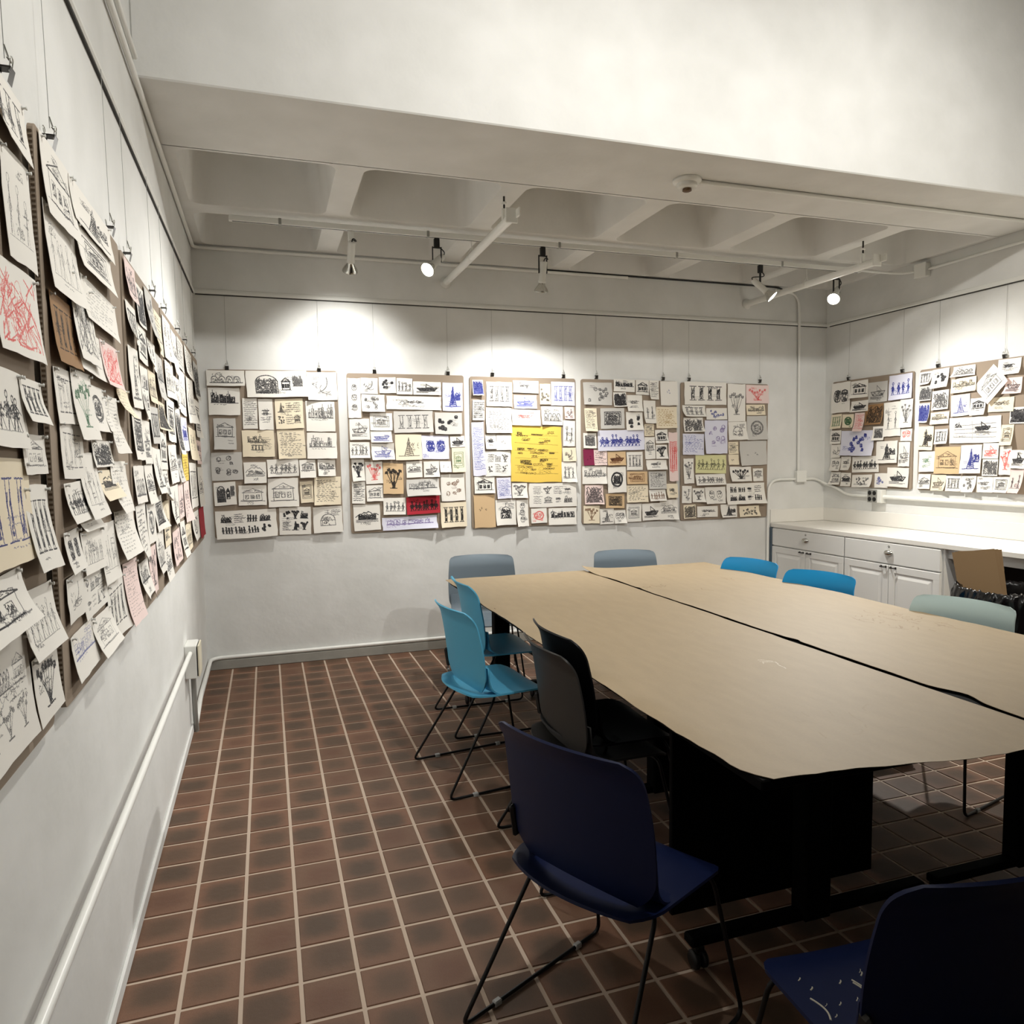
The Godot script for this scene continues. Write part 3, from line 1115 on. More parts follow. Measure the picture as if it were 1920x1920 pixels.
func ceiling_parts() -> void:
	var cp: Material = mats["ceiling_paint"]
	var xe := [WALL_L, 0.9125, 1.8375, 2.7625, 3.6875, 4.6125, ROOM_W]
	var open := [[0.06, 0.842], [0.985, 1.765], [1.91, 2.69], [2.835, 3.615], [3.76, 4.54], [4.685, 5.44]]
	var ze := [0.0, 0.805, 1.72]
	var zo := [[0.015, 0.725], [0.885, 1.70]]
	var ribs := Shape.new()
	ribs.box(Vector3(ROOM_W / 2, CEIL + 0.5, 0.85), Vector3(ROOM_W + 0.3, 0.12, 2.0), 0.0)
	var pans: Array = []
	for i in 6:
		for j in 2:
			var c := Vector2((open[i][0] + open[i][1]) / 2, (zo[j][0] + zo[j][1]) / 2)
			var w: float = open[i][1] - open[i][0]
			var d: float = zo[j][1] - zo[j][0]
			var low := rounded_rect(w, d, 0.075, 5)
			var lip := rounded_rect(w - 0.016, d - 0.016, 0.075, 5)
			var top := rounded_rect(w - 0.13, d - 0.11, 0.085, 5)
			var n := low.size()
			var P := func(q: Vector2, y: float) -> Vector3: return Vector3(c.x + q.x, y, c.y + q.y)
			for k in n:
				var l := (k + 1) % n
				# flat underside between this opening and its cell
				var o: Array = []
				for q in [low[k], low[l]]:
					o.append(Vector3(xe[i] if q.x < 0 else xe[i + 1], CEIL, ze[j] if q.y < 0 else ze[j + 1]))
				ribs.st.set_smooth_group(-1)
				ribs.quad(P.call(low[k], CEIL), P.call(low[l], CEIL), o[1], o[0], Vector3(c.x, CEIL + 1, c.y))
			var s := Shape.new()
			s.st.set_smooth_group(1)
			for k in n:
				var l := (k + 1) % n
				var far := Vector3(c.x, CEIL + 0.18, c.y) + Vector3(low[k].x, 0, low[k].y) * 3.0
				s.quad(P.call(low[k], CEIL), P.call(low[l], CEIL), P.call(lip[l], CEIL + 0.012), P.call(lip[k], CEIL + 0.012), far)
				s.quad(P.call(lip[k], CEIL + 0.012), P.call(lip[l], CEIL + 0.012), P.call(top[l], CEIL + 0.37), P.call(top[k], CEIL + 0.37), far)
			s.st.set_smooth_group(-1)
			for k in n:
				s.tri(P.call(Vector2.ZERO, CEIL + 0.38), P.call(top[k], CEIL + 0.37), P.call(top[(k + 1) % n], CEIL + 0.37), Vector3(c.x, CEIL + 1, c.y))
			pans.append(s.done())
	var ceil_ := struct("ceiling", ribs.done(), cp)
	for p in pans:
		put("coffer", p, cp, ceil_)
	struct("beam", span(Vector3(WALL_L, CEIL, 1.72), Vector3(ROOM_W, 4.6, 2.39), 0.006), cp)
	struct("ceiling", span(Vector3(WALL_L, 4.6, 1.7), Vector3(ROOM_W, 4.75, 8.0), 0.0), cp)
	# the track with its five lamps hangs under the cross rib
	track("white lighting track under the cross rib, carrying the glaring spotlights", Vector3(0.27, 3.015, 0.81), Vector3(5.1, 3.015, 0.81), 0.0)
	track("unseen white lighting track out of view before the beam, hung on stems", Vector3(0.8, 3.82, 4.4), Vector3(4.8, 3.82, 4.4), 0.78)  # unseen track that carries the lamps out of view
	# two white tubes that run to the back wall
	for q in [[1.82, 1.64, 2.9, "white ceiling tube running to back wall beside the black-yoke spotlight"], [4.6, 1.5, 2.882, "white ceiling tube running to back wall near the right wall"]]:
		var t := thing("ceiling_tube", q[3], "pipe", Vector3(q[0], q[2], 0), 0, "white tubes hung below the coffers")
		var s := Shape.new()
		s.tube([Vector3(0, 0, 0.012), Vector3(0, 0, q[1])], 0.026, 16)
		put("pipe", s.done(), mats["white_pipe"], t)
		s = Shape.new()
		s.lathe([Vector2(0, -0.006), Vector2(0.042, -0.006), Vector2(0.045, 0.0), Vector2(0.03, 0.012), Vector2(0.03, 0.03), Vector2(0, 0.03)], 16, Transform3D(Basis(Vector3.RIGHT, PI / 2), Vector3(0, 0, 0.008)))
		put("wall_flange", s.done(), mats["white_pipe"], t)
		s = Shape.new()
		s.box(Vector3(0, 0.01, q[1] + 0.004), Vector3(0.075, 0.085, 0.012), 0.004)
		s.box(Vector3(0.03, 0.02, q[1] + 0.03), Vector3(0.012, 0.05, 0.06), 0.004)
		put("end_plate", s.done(), mats["white_pipe"], t)
		s = Shape.new()
		s.box(Vector3(0, 0.055, q[1] - 0.13), Vector3(0.03, 0.07, 0.018), 0.003)
		s.box(Vector3(0, 0.12, q[1] - 0.13), Vector3(0.02, 0.014, 0.03), 0.002)
		put("hanger", s.done(), mats["white_pipe"], t)
		s = Shape.new()
		s.tube([Vector3(0, 0.09, q[1] - 0.13), Vector3(0, CEIL - q[2] + 0.002, q[1] - 0.13)], 0.006, 8)
		put("threaded_rod", s.done(), mats["dark_steel"], t)
		s = Shape.new()
		s.tube(eased([Vector3(0, 0.13, 0.78), Vector3(0, 0.06, 0.78), Vector3(0.034, 0.0, 0.78), Vector3(0, -0.034, 0.78), Vector3(-0.034, 0.0, 0.78), Vector3(0, 0.06, 0.78)], 0.025), 0.0035, 6)
		put("loop_hanger", s.done(), mats["white_pipe"], t)
	# smoke detector on the beam's underside
	var sd := thing("smoke_detector", "white round smoke detector under the concrete beam", "detector", Vector3(2.72, CEIL, 2.05))
	var s2 := Shape.new()
	s2.lathe([Vector2(0, 0), Vector2(0.078, 0), Vector2(0.08, -0.01), Vector2(0.075, -0.02), Vector2(0.05, -0.024), Vector2(0, -0.024)], 24)
	put("base", s2.done(), mats["white_pipe"], sd)
	s2 = Shape.new()
	s2.lathe([Vector2(0.055, -0.022), Vector2(0.056, -0.04), Vector2(0.048, -0.048), Vector2(0.03, -0.05), Vector2(0, -0.05)], 24)
	put("body", s2.done(), mats["white_metal"], sd)
	s2 = Shape.new()
	s2.lathe([Vector2(0.024, -0.048), Vector2(0.026, -0.062), Vector2(0.018, -0.066), Vector2(0, -0.066)], 16)
	var sens := put("sensor", s2.done(), mat("brass_brown", Color(0.38, 0.28, 0.17), 0.5), sd)
	sens.set_meta("label", "brown sensor eye")
	conduit("thin white conduit under the beam from smoke detector to right wall", [Vector3(2.79, CEIL - 0.012, 2.07), Vector3(ROOM_W - 0.005, CEIL - 0.012, 2.07)], 0.011)
	# conduits high on the walls
	conduit("thin white conduit high on left wall, turning along the back wall top", [Vector3(WALL_L + 0.016, 3.035, 7.9), Vector3(WALL_L + 0.016, 3.035, 0.016), Vector3(3.4, 3.035, 0.016)], 0.012, 0.05)
	conduit("second thin conduit high on left wall before the beam", [Vector3(WALL_L + 0.016, 3.13, 7.9), Vector3(WALL_L + 0.016, 3.12, 2.42)], 0.011)
	conduit("black cable along the top of back wall behind the spotlights", [Vector3(2.6, 3.052, 0.012), Vector3(4.95, 3.047, 0.012), Vector3(5.0, 3.02, 0.012)], 0.007, 0.05, mats["black_plastic"])
	# upright conduit on the back wall, its box, and the runs left and right of it
	conduit("upright white conduit on back wall dropping to the square box", [Vector3(4.9, 3.02, 0.02), Vector3(5.155, 3.0, 0.02), Vector3(5.165, 2.6, 0.02), Vector3(5.175, 1.36, 0.02)], 0.012, 0.12)
	var jb := thing("junction_box", "white square junction box on back wall where three conduits meet", "box", Vector3(5.192, 1.32, 0), 0, "white electrical boxes")
	put("body", boxed(Vector3(0, 0, 0.022), Vector3(0.1, 0.1, 0.044), 0.004), mats["white_metal"], jb)
	put("cover_plate", boxed(Vector3(0, 0, 0.047), Vector3(0.108, 0.108, 0.006), 0.002), mats["white_pipe"], jb)
	conduit("white conduit from square box bending down beside the cabinets", [Vector3(5.145, 1.295, 0.02), Vector3(4.84, 1.295, 0.02), Vector3(4.845, 0.02, 0.02)], 0.012, 0.13)
	conduit("white conduit from square box round the corner to the outlet", [Vector3(5.24, 1.295, 0.02), Vector3(5.40, 1.295, 0.02), Vector3(ROOM_W - 0.02, 1.24, 0.03), Vector3(ROOM_W - 0.02, 1.22, 0.16), Vector3(ROOM_W - 0.02, 1.15, 0.32), Vector3(ROOM_W - 0.02, 1.148, 0.58)], 0.012, 0.07)
	var ob := thing("outlet_box", "steel outlet box with four black sockets under right wall board", "outlet", Vector3(ROOM_W, 1.155, 0.67))
	put("body", boxed(Vector3(-0.03, 0, 0.02), Vector3(0.06, 0.115, 0.13), 0.004), mats["white_metal"], ob)
	put("face_plate", boxed(Vector3(-0.0625, 0, -0.01), Vector3(0.005, 0.112, 0.105), 0.002), mats["grey_metal"], ob)
	for y in [-0.027, 0.027]:
		for z in [-0.036, 0.016]:
			var so := Shape.new()
			so.lathe([Vector2(0.019, 0), Vector2(0.019, 0.003), Vector2(0.016, 0.004), Vector2(0, 0.004)], 16, Transform3D(Basis(Vector3.BACK, PI / 2), Vector3(-0.065, y, z)))
			put("socket", so.done(), mats["black_plastic"], ob)
	conduit("thick white conduit running along right wall from the outlet", [Vector3(ROOM_W - 0.024, 1.15, 0.75), Vector3(ROOM_W - 0.024, 1.15, 4.6)], 0.018)
	# upper right corner
	var jb2 := thing("junction_box", "white junction box high on right wall beside the coffers", "box", Vector3(ROOM_W, 2.975, 1.09), 0, "white electrical boxes")
	put("body", boxed(Vector3(-0.026, 0, 0), Vector3(0.052, 0.105, 0.105), 0.004), mats["white_metal"], jb2)
	put("cover_plate", boxed(Vector3(-0.055, 0, 0), Vector3(0.006, 0.112, 0.112), 0.002), mats["white_pipe"], jb2)
	conduit("thin white conduit high on right wall from the junction box", [Vector3(ROOM_W - 0.02, 2.975, 1.14), Vector3(ROOM_W - 0.02, 2.975, 7.9)], 0.011)
	conduit("white conduit curving from track end to the high junction box", [Vector3(5.1, 3.02, 0.81), Vector3(5.25, 3.01, 0.83), Vector3(ROOM_W - 0.03, 2.985, 0.93), Vector3(ROOM_W - 0.03, 2.98, 1.05)], 0.01, 0.12)
	# low on the left wall
	conduit("thick glossy white conduit low along the left wall", [Vector3(WALL_L + 0.03, 0.525, 7.9), Vector3(WALL_L + 0.03, 0.5, 1.52)], 0.012)
	var lo := thing("outlet_box", "white outlet box low on left wall at end of thick conduit", "outlet", Vector3(WALL_L, 0.45, 1.44))
	put("body", boxed(Vector3(0.03, 0, 0), Vector3(0.06, 0.18, 0.16), 0.004), mats["white_metal"], lo)
	put("shade_gap", boxed(Vector3(0.063, 0, 0), Vector3(0.007, 0.16, 0.14), 0.002), mats["black_plastic"], lo)  # black sheet stands in for the shade behind the face plate
	put("face_plate", boxed(Vector3(0.07, 0.002, 0), Vector3(0.008, 0.17, 0.15), 0.002), mat("ivory", Color(0.86, 0.83, 0.74), 0.5), lo)
	conduit("short grey pipe from outlet box down to floor", [Vector3(WALL_L + 0.025, 0.37, 1.36), Vector3(WALL_L + 0.025, 0.1, 1.34), Vector3(WALL_L + 0.025, 0.0, 1.3)], 0.014, 0.05, mats["grey_metal"])
	conduit("white conduit on the base course from left wall along back wall", [Vector3(WALL_L + 0.02, 0.02, 1.3), Vector3(WALL_L + 0.02, 0.088, 0.9), Vector3(WALL_L + 0.02, 0.088, 0.02), Vector3(4.82, 0.088, 0.02)], 0.014, 0.09)


func tables() -> void:
	var tops := [[1.535, 2.485, 1.16, 2.74, 1.8], [1.535, 2.485, 2.76, 4.32, 2.02], [2.495, 3.44, 1.16, 2.74, 2.96], [2.495, 3.44, 2.76, 4.32, 2.96]]
	var lab := ["black work table under kraft paper, by the light blue chairs", "black work table under kraft paper, beside the near navy chair", "black work table under kraft paper, by the bright blue chairs", "black work table under kraft paper, beside the pale grey chair"]
	for i in 4:
		var q: Array = tops[i]
		var c := Vector3((q[0] + q[1]) / 2, 0, (q[2] + q[3]) / 2)
		var t := thing("work_table", lab[i], "table", c, 0, "black tables pushed together")
		var w: float = q[1] - q[0]
		var d: float = q[3] - q[2]
		put("tabletop", boxed(Vector3(0, 0.728, 0), Vector3(w, 0.028, d), 0.004), mats["table_black"], t)
		var fr := Shape.new()
		for s in [-1, 1]:
			fr.box(Vector3(s * (w / 2 - 0.14), 0.695, 0), Vector3(0.04, 0.04, d - 0.3), 0.003)
		put("frame_rail", fr.done(), mats["table_black"], t)
		for s in [-1.0, 1.0]:
			var z: float = s * (d / 2 - 0.23)
			if i % 2 == 1 and s > 0:
				z = 3.93 - c.z
			put("leg", boxed(Vector3(q[4] - c.x, 0.385, z), Vector3(0.1 if i < 2 else 0.17, 0.63, 0.07), 0.006), mats["table_black"], t)
			var bw: float = minf(q[4] - q[0], q[1] - q[4]) - 0.02
			put("foot", boxed(Vector3(q[4] - c.x, 0.085, z), Vector3(bw * 2, 0.03, 0.05), 0.006), mats["table_black"], t)
			for k in [-1.0, 1.0]:
				var at := Vector3(q[4] - c.x + k * (bw - 0.03), 0, z)
				var cs := Shape.new()
				cs.box(at + Vector3(0, 0.062, 0), Vector3(0.03, 0.02, 0.05), 0.004)
				var ca := put("caster", cs.done(), mats["black_metal"], t)
				for side in [-0.014, 0.014]:
					var wh := Shape.new()
					wh.lathe([Vector2(0, -0.008), Vector2(0.024, -0.008), Vector2(0.028, -0.004), Vector2(0.028, 0.004), Vector2(0.024, 0.008), Vector2(0, 0.008)], 14, Transform3D(Basis(Vector3.BACK, PI / 2), at + Vector3(side, 0.028, 0.01)))
					put("wheel", wh.done(), mats["black_plastic"], ca)
		if i == 1:
			put("modesty_panel", boxed(Vector3(0, 0.37, 3.77 - c.z), Vector3(0.8, 0.62, 0.02), 0.003), mats["table_black"], t)
	# the kraft paper, with stains on the far sheet
	var side := 1024
	var pics: Array = []
	for k in 2:
		var im := Image.create(side / 2, side, false, Image.FORMAT_RGB8)
		var c0 := Color(0.645, 0.57, 0.455)
		for x in range(0, side / 2, 2):
			for y in range(0, side, 2):
				var v := 1.0 + 0.025 * noise.get_noise_2d(x * 0.6, y * 0.3 + k * 999) + 0.018 * noise.get_noise_2d(x * 9.0, y * 9.0)
				im.fill_rect(Rect2i(x, y, 2, 2), c0 * v)
		var pen := Pen.new()
		pen.im = im
		pen.clip = Rect2i(0, 0, side / 2, side)
		pen.g.seed = 5 + k
		var stain := func(x0: int, y0: int, w: int, h: int, n: int, c: Color) -> void:
			for i in n:
				var p := Vector2(pen.g.randf_range(x0, x0 + w), pen.g.randf_range(y0, y0 + h))
				var a := pen.g.randf_range(0, TAU)
				var l := pen.g.randf_range(6, 34)
				for s in int(l):
					p += Vector2(cos(a), sin(a))
					a += pen.g.randf_range(-0.3, 0.3)
					var r := Rect2i(int(p.x), int(p.y), 2, 1).intersection(pen.clip)
					if r.has_area():
						im.fill_rect(r, c0.lerp(c, pen.g.randf_range(0.25, 0.8)))
		if k == 1:
			stain.call(285, 575, 170, 110, 46, Color(0.42, 0.31, 0.18))
			stain.call(340, 215, 40, 8, 5, Color(0.45, 0.34, 0.2))
			stain.call(10, 238, 90, 6, 14, Color(0.35, 0.28, 0.17))
			stain.call(160, 300, 12, 6, 3, Color(0.45, 0.34, 0.2))
		else:
			stain.call(150, 905, 190, 50, 9, Color(0.6, 0.52, 0.4))
			stain.call(330, 560, 50, 30, 4, Color(0.62, 0.53, 0.4))
			stain.call(370, 735, 4, 4, 4, Color(0.95, 0.93, 0.88))
		im.generate_mipmaps()
		var m := mat("kraft_%d" % k, Color(1, 1, 1), 0.62)
		m.albedo_texture = ImageTexture.create_from_image(im)
		pics.append(m)
	var s0 := Shape.new()
	s0.plate(24, 90, func(u: float, v: float) -> Vector3:
		var z := 1.125 + v * (3.2 + 0.075 * smoothstep(0.0, 0.75, u)) + (0.012 * noise.get_noise_1d(u * 90.0) if v > 0.98 else 0.0)
		var left := 1.512 + 0.012 * noise.get_noise_1d(v * 140.0)
		if v > 0.965:
			left += 0.05 * pow((v - 0.965) / 0.035, 2.0)
		var right := 2.488 + 0.006 * noise.get_noise_1d(500.0 + v * 120.0)
		var y := 0.7445 + 0.0016 * noise.get_noise_2d(u * 60.0, v * 200.0)
		y -= 0.01 * pow(clampf((0.02 - u) / 0.02, 0, 1), 2.0) * smoothstep(0.95, 0.9, v) * (0.5 + 0.5 * noise.get_noise_1d(v * 200.0 + 70.0))
		return Vector3(lerpf(left, right, u), y, z), 0.0012, Rect2(0, 1, 1, -1))
	tag(put("kraft_paper", s0.done(), pics[0]), "brown kraft paper covering the table half nearest the camera's chairs", "paper", "kraft paper sheets on the tables")
	var s1 := Shape.new()
	s1.plate(24, 110, func(u: float, v: float) -> Vector3:
		var z := 1.115 + v * 3.27
		var gap := 0.5 + 0.5 * noise.get_noise_1d(v * 60.0 + 20.0)
		gap = 0.004 + 0.010 * gap * smoothstep(0.3, 0.7, v) + 0.035 * exp(-pow((z - 4.02) / 0.07, 2.0)) + 0.016 * exp(-pow((z - 3.25) / 0.03, 2.0)) + 0.012 * exp(-pow((z - 1.9) / 0.025, 2.0)) - 0.02 * smoothstep(1.6, 1.2, z)
		var left := 2.492 + gap
		var right := 3.455 + 0.02 * noise.get_noise_1d(v * 110.0 + 300.0)
		var y := 0.7462 + 0.0016 * noise.get_noise_2d(u * 60.0 + 200.0, v * 200.0) + 0.006 * exp(-pow(u / 0.03, 2.0)) * (0.4 + noise.get_noise_1d(v * 70.0))
		y += 0.028 * pow(clampf((0.09 - v) / 0.09, 0, 1), 2.0) * pow(clampf((0.3 - u) / 0.3, 0, 1), 2.0)
		return Vector3(lerpf(left, right, u), y, z), 0.0012, Rect2(0, 1, 1, -1))
	tag(put("kraft_paper", s1.done(), pics[1]), "brown stained kraft paper covering the table half beside the cabinets", "paper", "kraft paper sheets on the tables")


func chairs() -> void:
	var shapes := chair_shapes()
	var tones := {
		"sky": Color(0.34, 0.67, 0.81), "bright": Color(0.11, 0.56, 0.80), "grey": Color(0.45, 0.50, 0.54), "pale": Color(0.70, 0.78, 0.78),  # pale is the grey tone lightened to look more strongly lit
		"navy": Color(0.035, 0.085, 0.23), "charcoal": Color(0.19, 0.185, 0.18), "black": Color(0.045, 0.05, 0.07),
	}
	# back centre at shoulder height, the way the chair faces, colour, label
	var list := [
		[1.21, 2.39, 0.99, -0.13, "sky", "light blue chair with black sled legs, nearer of the two light blue chairs", 0.0],
		[1.437, 1.70, 1.0, 0.0, "sky", "light blue chair pushed under table between its twin and the far grey chair", 0.0],
		[1.885, 0.66, -0.2, 0.98, "grey", "grey chair at the far table end, nearer the left wall", 0.0],
		[2.94, 0.83, -0.25, 0.97, "grey", "grey chair at the far table end below the maroon-napkin board", 0.0],
		[3.50, 1.64, -0.97, 0.2, "bright", "bright blue chair before the first cabinet, farther from the camera", 0.0],
		[3.53, 2.25, -0.97, 0.25, "bright", "bright blue chair before the cabinet doors, nearer the pale chair", 0.0],
		[3.55, 3.17, -0.97, 0.24, "pale", "grey-blue chair, toned paler for stronger light, in front of the trash bin", 0.0],
		[1.365, 3.21, 1.0, 0.0, "charcoal", "charcoal grey chair tucked under table beside a black one", 0.0],
		[1.418, 3.175, 1.0, 0.0, "black", "blackish navy chair stacked on the charcoal chair at the table edge", 0.045],
		[1.066, 4.13, 0.9, -0.43, "navy", "dark navy chair in the foreground turned to the table", 0.0],
		[1.60, 4.925, 0.06, -0.99, "navy", "dark navy chair with paint-splashed seat at the near table end", 0.0],
		[3.62, 4.02, -1.0, 0.05, "black", "dark chair across the table of which mainly legs show", 0.0],
	]
	var made := {}
	for q in list:
		var f := Vector2(q[2], q[3]).normalized()
		var t: Node3D
		if made.has(q[4]):
			t = made[q[4]].duplicate()
			t.name = numbered("stacking_chair", self)
			add_child(t, true)
			t.set_meta("label", q[5])
		else:
			var m := mat("chair_" + q[4], tones[q[4]], 0.5)
			m.metallic_specular = 0.35
			t = make_chair(shapes, m, q[5])
			made[q[4]] = t
		t.position = Vector3(q[0] + f.x * 0.28, q[6], q[1] + f.y * 0.28)
		t.rotation.y = atan2(f.x, f.y)
		if q[5].contains("paint-splashed"):
			var s := Shape.new()
			var g := RandomNumberGenerator.new()
			g.seed = 4
			for k in 16:
				var c := Vector2(g.randf_range(0.55, 0.95), g.randf_range(0.35, 0.8))
				var r := g.randf_range(0.0008, 0.0028)
				var path: Array = []
				for i in 6 if k > 2 else 12:
					path.append(seat_point(c.x - 0.02 * sin(i * 0.3), c.y + i * (0.004 if k > 2 else 0.013)) + Vector3(0, 0.0042, 0))
				s.tube(path, r * (0.6 if k > 2 else 1.0), 5)
			var sp := put("paint_splash", s.done(), mat("dried_paint", Color(0.72, 0.7, 0.64), 0.7), t)
			sp.set_meta("label", "dried pale paint splashes")
			sp.set_meta("kind", "stuff")


func counter() -> void:
	var x0 := 4.877
	var cw: Material = mats["cabinet_white"]
	tag(put("countertop", span(Vector3(x0, 0.853, 0.01), Vector3(ROOM_W - 0.009, 0.893, 4.6), 0.005), mats["counter_white"]), "long white countertop along right wall over the cabinets", "countertop")
	var face := x0 + 0.018
	for u in [[0.035, 0.94, "white base cabinet in the corner against back wall"], [0.944, 1.85, "white base cabinet next to the open knee space"]]:
		var z0: float = u[0]
		var z1: float = u[1]
		var t := thing("base_cabinet", u[2], "cabinet", Vector3(face, 0, (z0 + z1) / 2), 0, "white cabinets under the countertop")
		var h := (z1 - z0) / 2
		put("body", span(Vector3(0.002, 0.09, -h), Vector3(0.575, 0.852, h), 0.002), cw, t)
		put("toe_kick", span(Vector3(0.05, 0.0, -h), Vector3(0.5, 0.09, h), 0.002), cw, t)
		var dr := put("drawer", span(Vector3(-0.018, 0.69, -h + 0.004), Vector3(0.001, 0.845, h - 0.004), 0.003), cw, t)
		var pull := Shape.new()
		var prof: Array = []
		for k in 7:
			prof.append(Vector2(0.024 * cos(k * PI / 12), 0.02 * sin(k * PI / 12)))
		pull.lathe(prof, 18, Transform3D(Basis(Vector3(0, 0, 1.7), Vector3(-1.5, 0, 0), Vector3(0, -1, 0)), Vector3(-0.018, 0.773, 0.0)))
		put("cup_pull", pull.done(), mats["chrome"], dr)
		var lk := Shape.new()
		lk.lathe([Vector2(0.009, 0), Vector2(0.009, 0.003), Vector2(0.006, 0.004), Vector2(0, 0.004)], 14, Transform3D(Basis(Vector3.BACK, PI / 2), Vector3(-0.018, 0.822, 0.0)))
		put("lock", lk.done(), mats["grey_metal"], dr)
		for s in [-1.0, 1.0]:
			var a := 0.002 if s > 0 else -h + 0.004
			var b := h - 0.004 if s > 0 else -0.002
			var d := Shape.new()
			d.box(Vector3(-0.006, 0.39, (a + b) / 2), Vector3(0.012, 0.58, b - a), 0.001)
			var rw := 0.055
			for v in [[0.10 + rw / 2, rw], [0.68 - rw / 2, rw]]:
				d.box(Vector3(-0.015, v[0], (a + b) / 2), Vector3(0.009, v[1], b - a), 0.003)
			for z in [a + rw / 2, b - rw / 2]:
				d.box(Vector3(-0.015, 0.39, z), Vector3(0.009, 0.58 - rw * 1.9, rw), 0.003)
			var door := put("door", d.done(), cw, t)
			var p := Shape.new()
			var py0 := 0.10 + rw + 0.008
			var py1 := 0.68 - rw - 0.008
			var pz0 := a + rw + 0.008
			var pz1 := b - rw - 0.008
			var iy := 0.028
			var o := [Vector3(-0.012, py0, pz0), Vector3(-0.012, py0, pz1), Vector3(-0.012, py1, pz1), Vector3(-0.012, py1, pz0)]
			var i_ := [Vector3(-0.021, py0 + iy, pz0 + iy), Vector3(-0.021, py0 + iy, pz1 - iy), Vector3(-0.021, py1 - iy, pz1 - iy), Vector3(-0.021, py1 - iy, pz0 + iy)]
			var away := Vector3(0.2, 0.39, (a + b) / 2)
			p.quad(i_[0], i_[1], i_[2], i_[3], away)
			for k in 4:
				p.quad(o[k], o[(k + 1) % 4], i_[(k + 1) % 4], i_[k], away)
			put("raised_panel", p.done(), cw, door)
			var hd := Shape.new()
			var zc: float = 0.046 * s
			hd.tube(eased([Vector3(-0.019, 0.664, zc - 0.022), Vector3(-0.042, 0.664, zc - 0.02), Vector3(-0.042, 0.664, zc + 0.02), Vector3(-0.019, 0.664, zc + 0.022)], 0.012), 0.005, 8)
			hd.box(Vector3(-0.02, 0.664, zc - 0.022), Vector3(0.004, 0.016, 0.014), 0.001)
			hd.box(Vector3(-0.02, 0.664, zc + 0.022), Vector3(0.004, 0.016, 0.014), 0.001)
			put("handle", hd.done(), mats["dark_steel"], door)
	# blue-grey strip in the gap beside the corner cabinet
	tag(put("filler_strip", span(Vector3(x0 - 0.004, 0.0, 0.004), Vector3(x0 + 0.02, 0.851, 0.03), 0.002), mat("blue_grey", Color(0.36, 0.42, 0.47), 0.6)), "narrow blue-grey strip beside the corner cabinet", "strip")
	# the open knee space: apron, brace and a cabinet beyond
	var ks := thing("counter_frame", "white apron and slanting brace under the countertop's open part", "frame", Vector3(face, 0, 1.86))
	put("apron", span(Vector3(0.03, 0.785, 0.0), Vector3(0.05, 0.852, 1.5), 0.002), cw, ks)
	put("side_panel", span(Vector3(0.002, 0.0, -0.008), Vector3(0.57, 0.852, 0.008), 0.002), cw, ks)
	var br := Shape.new()
	br.slab(PackedVector2Array([Vector2(0, 0), Vector2(0.06, 0), Vector2(0.36, -0.34), Vector2(0.30, -0.34)]), 0.02, Transform3D(Basis(Vector3(0, 0, 1), Vector3(0, 1, 0), Vector3(-1, 0, 0)), Vector3(0.08, 0.785, 0.01)))
	put("brace", br.done(), cw, ks)
	put("back_panel", span(Vector3(0.56, 0.0, 0.01), Vector3(0.58, 0.852, 1.5), 0.002), mat("shade_board", Color(0.12, 0.09, 0.075), 0.8), ks)  # dark colour paints in the shade of the open knee space
	var t2 := thing("base_cabinet", "white base cabinet beyond the knee space, outside the frame", "cabinet", Vector3(face, 0, 3.36), 0, "white cabinets under the countertop")
	put("body", span(Vector3(0, 0.0, 0.01), Vector3(0.575, 0.852, 1.2), 0.002), cw, t2)


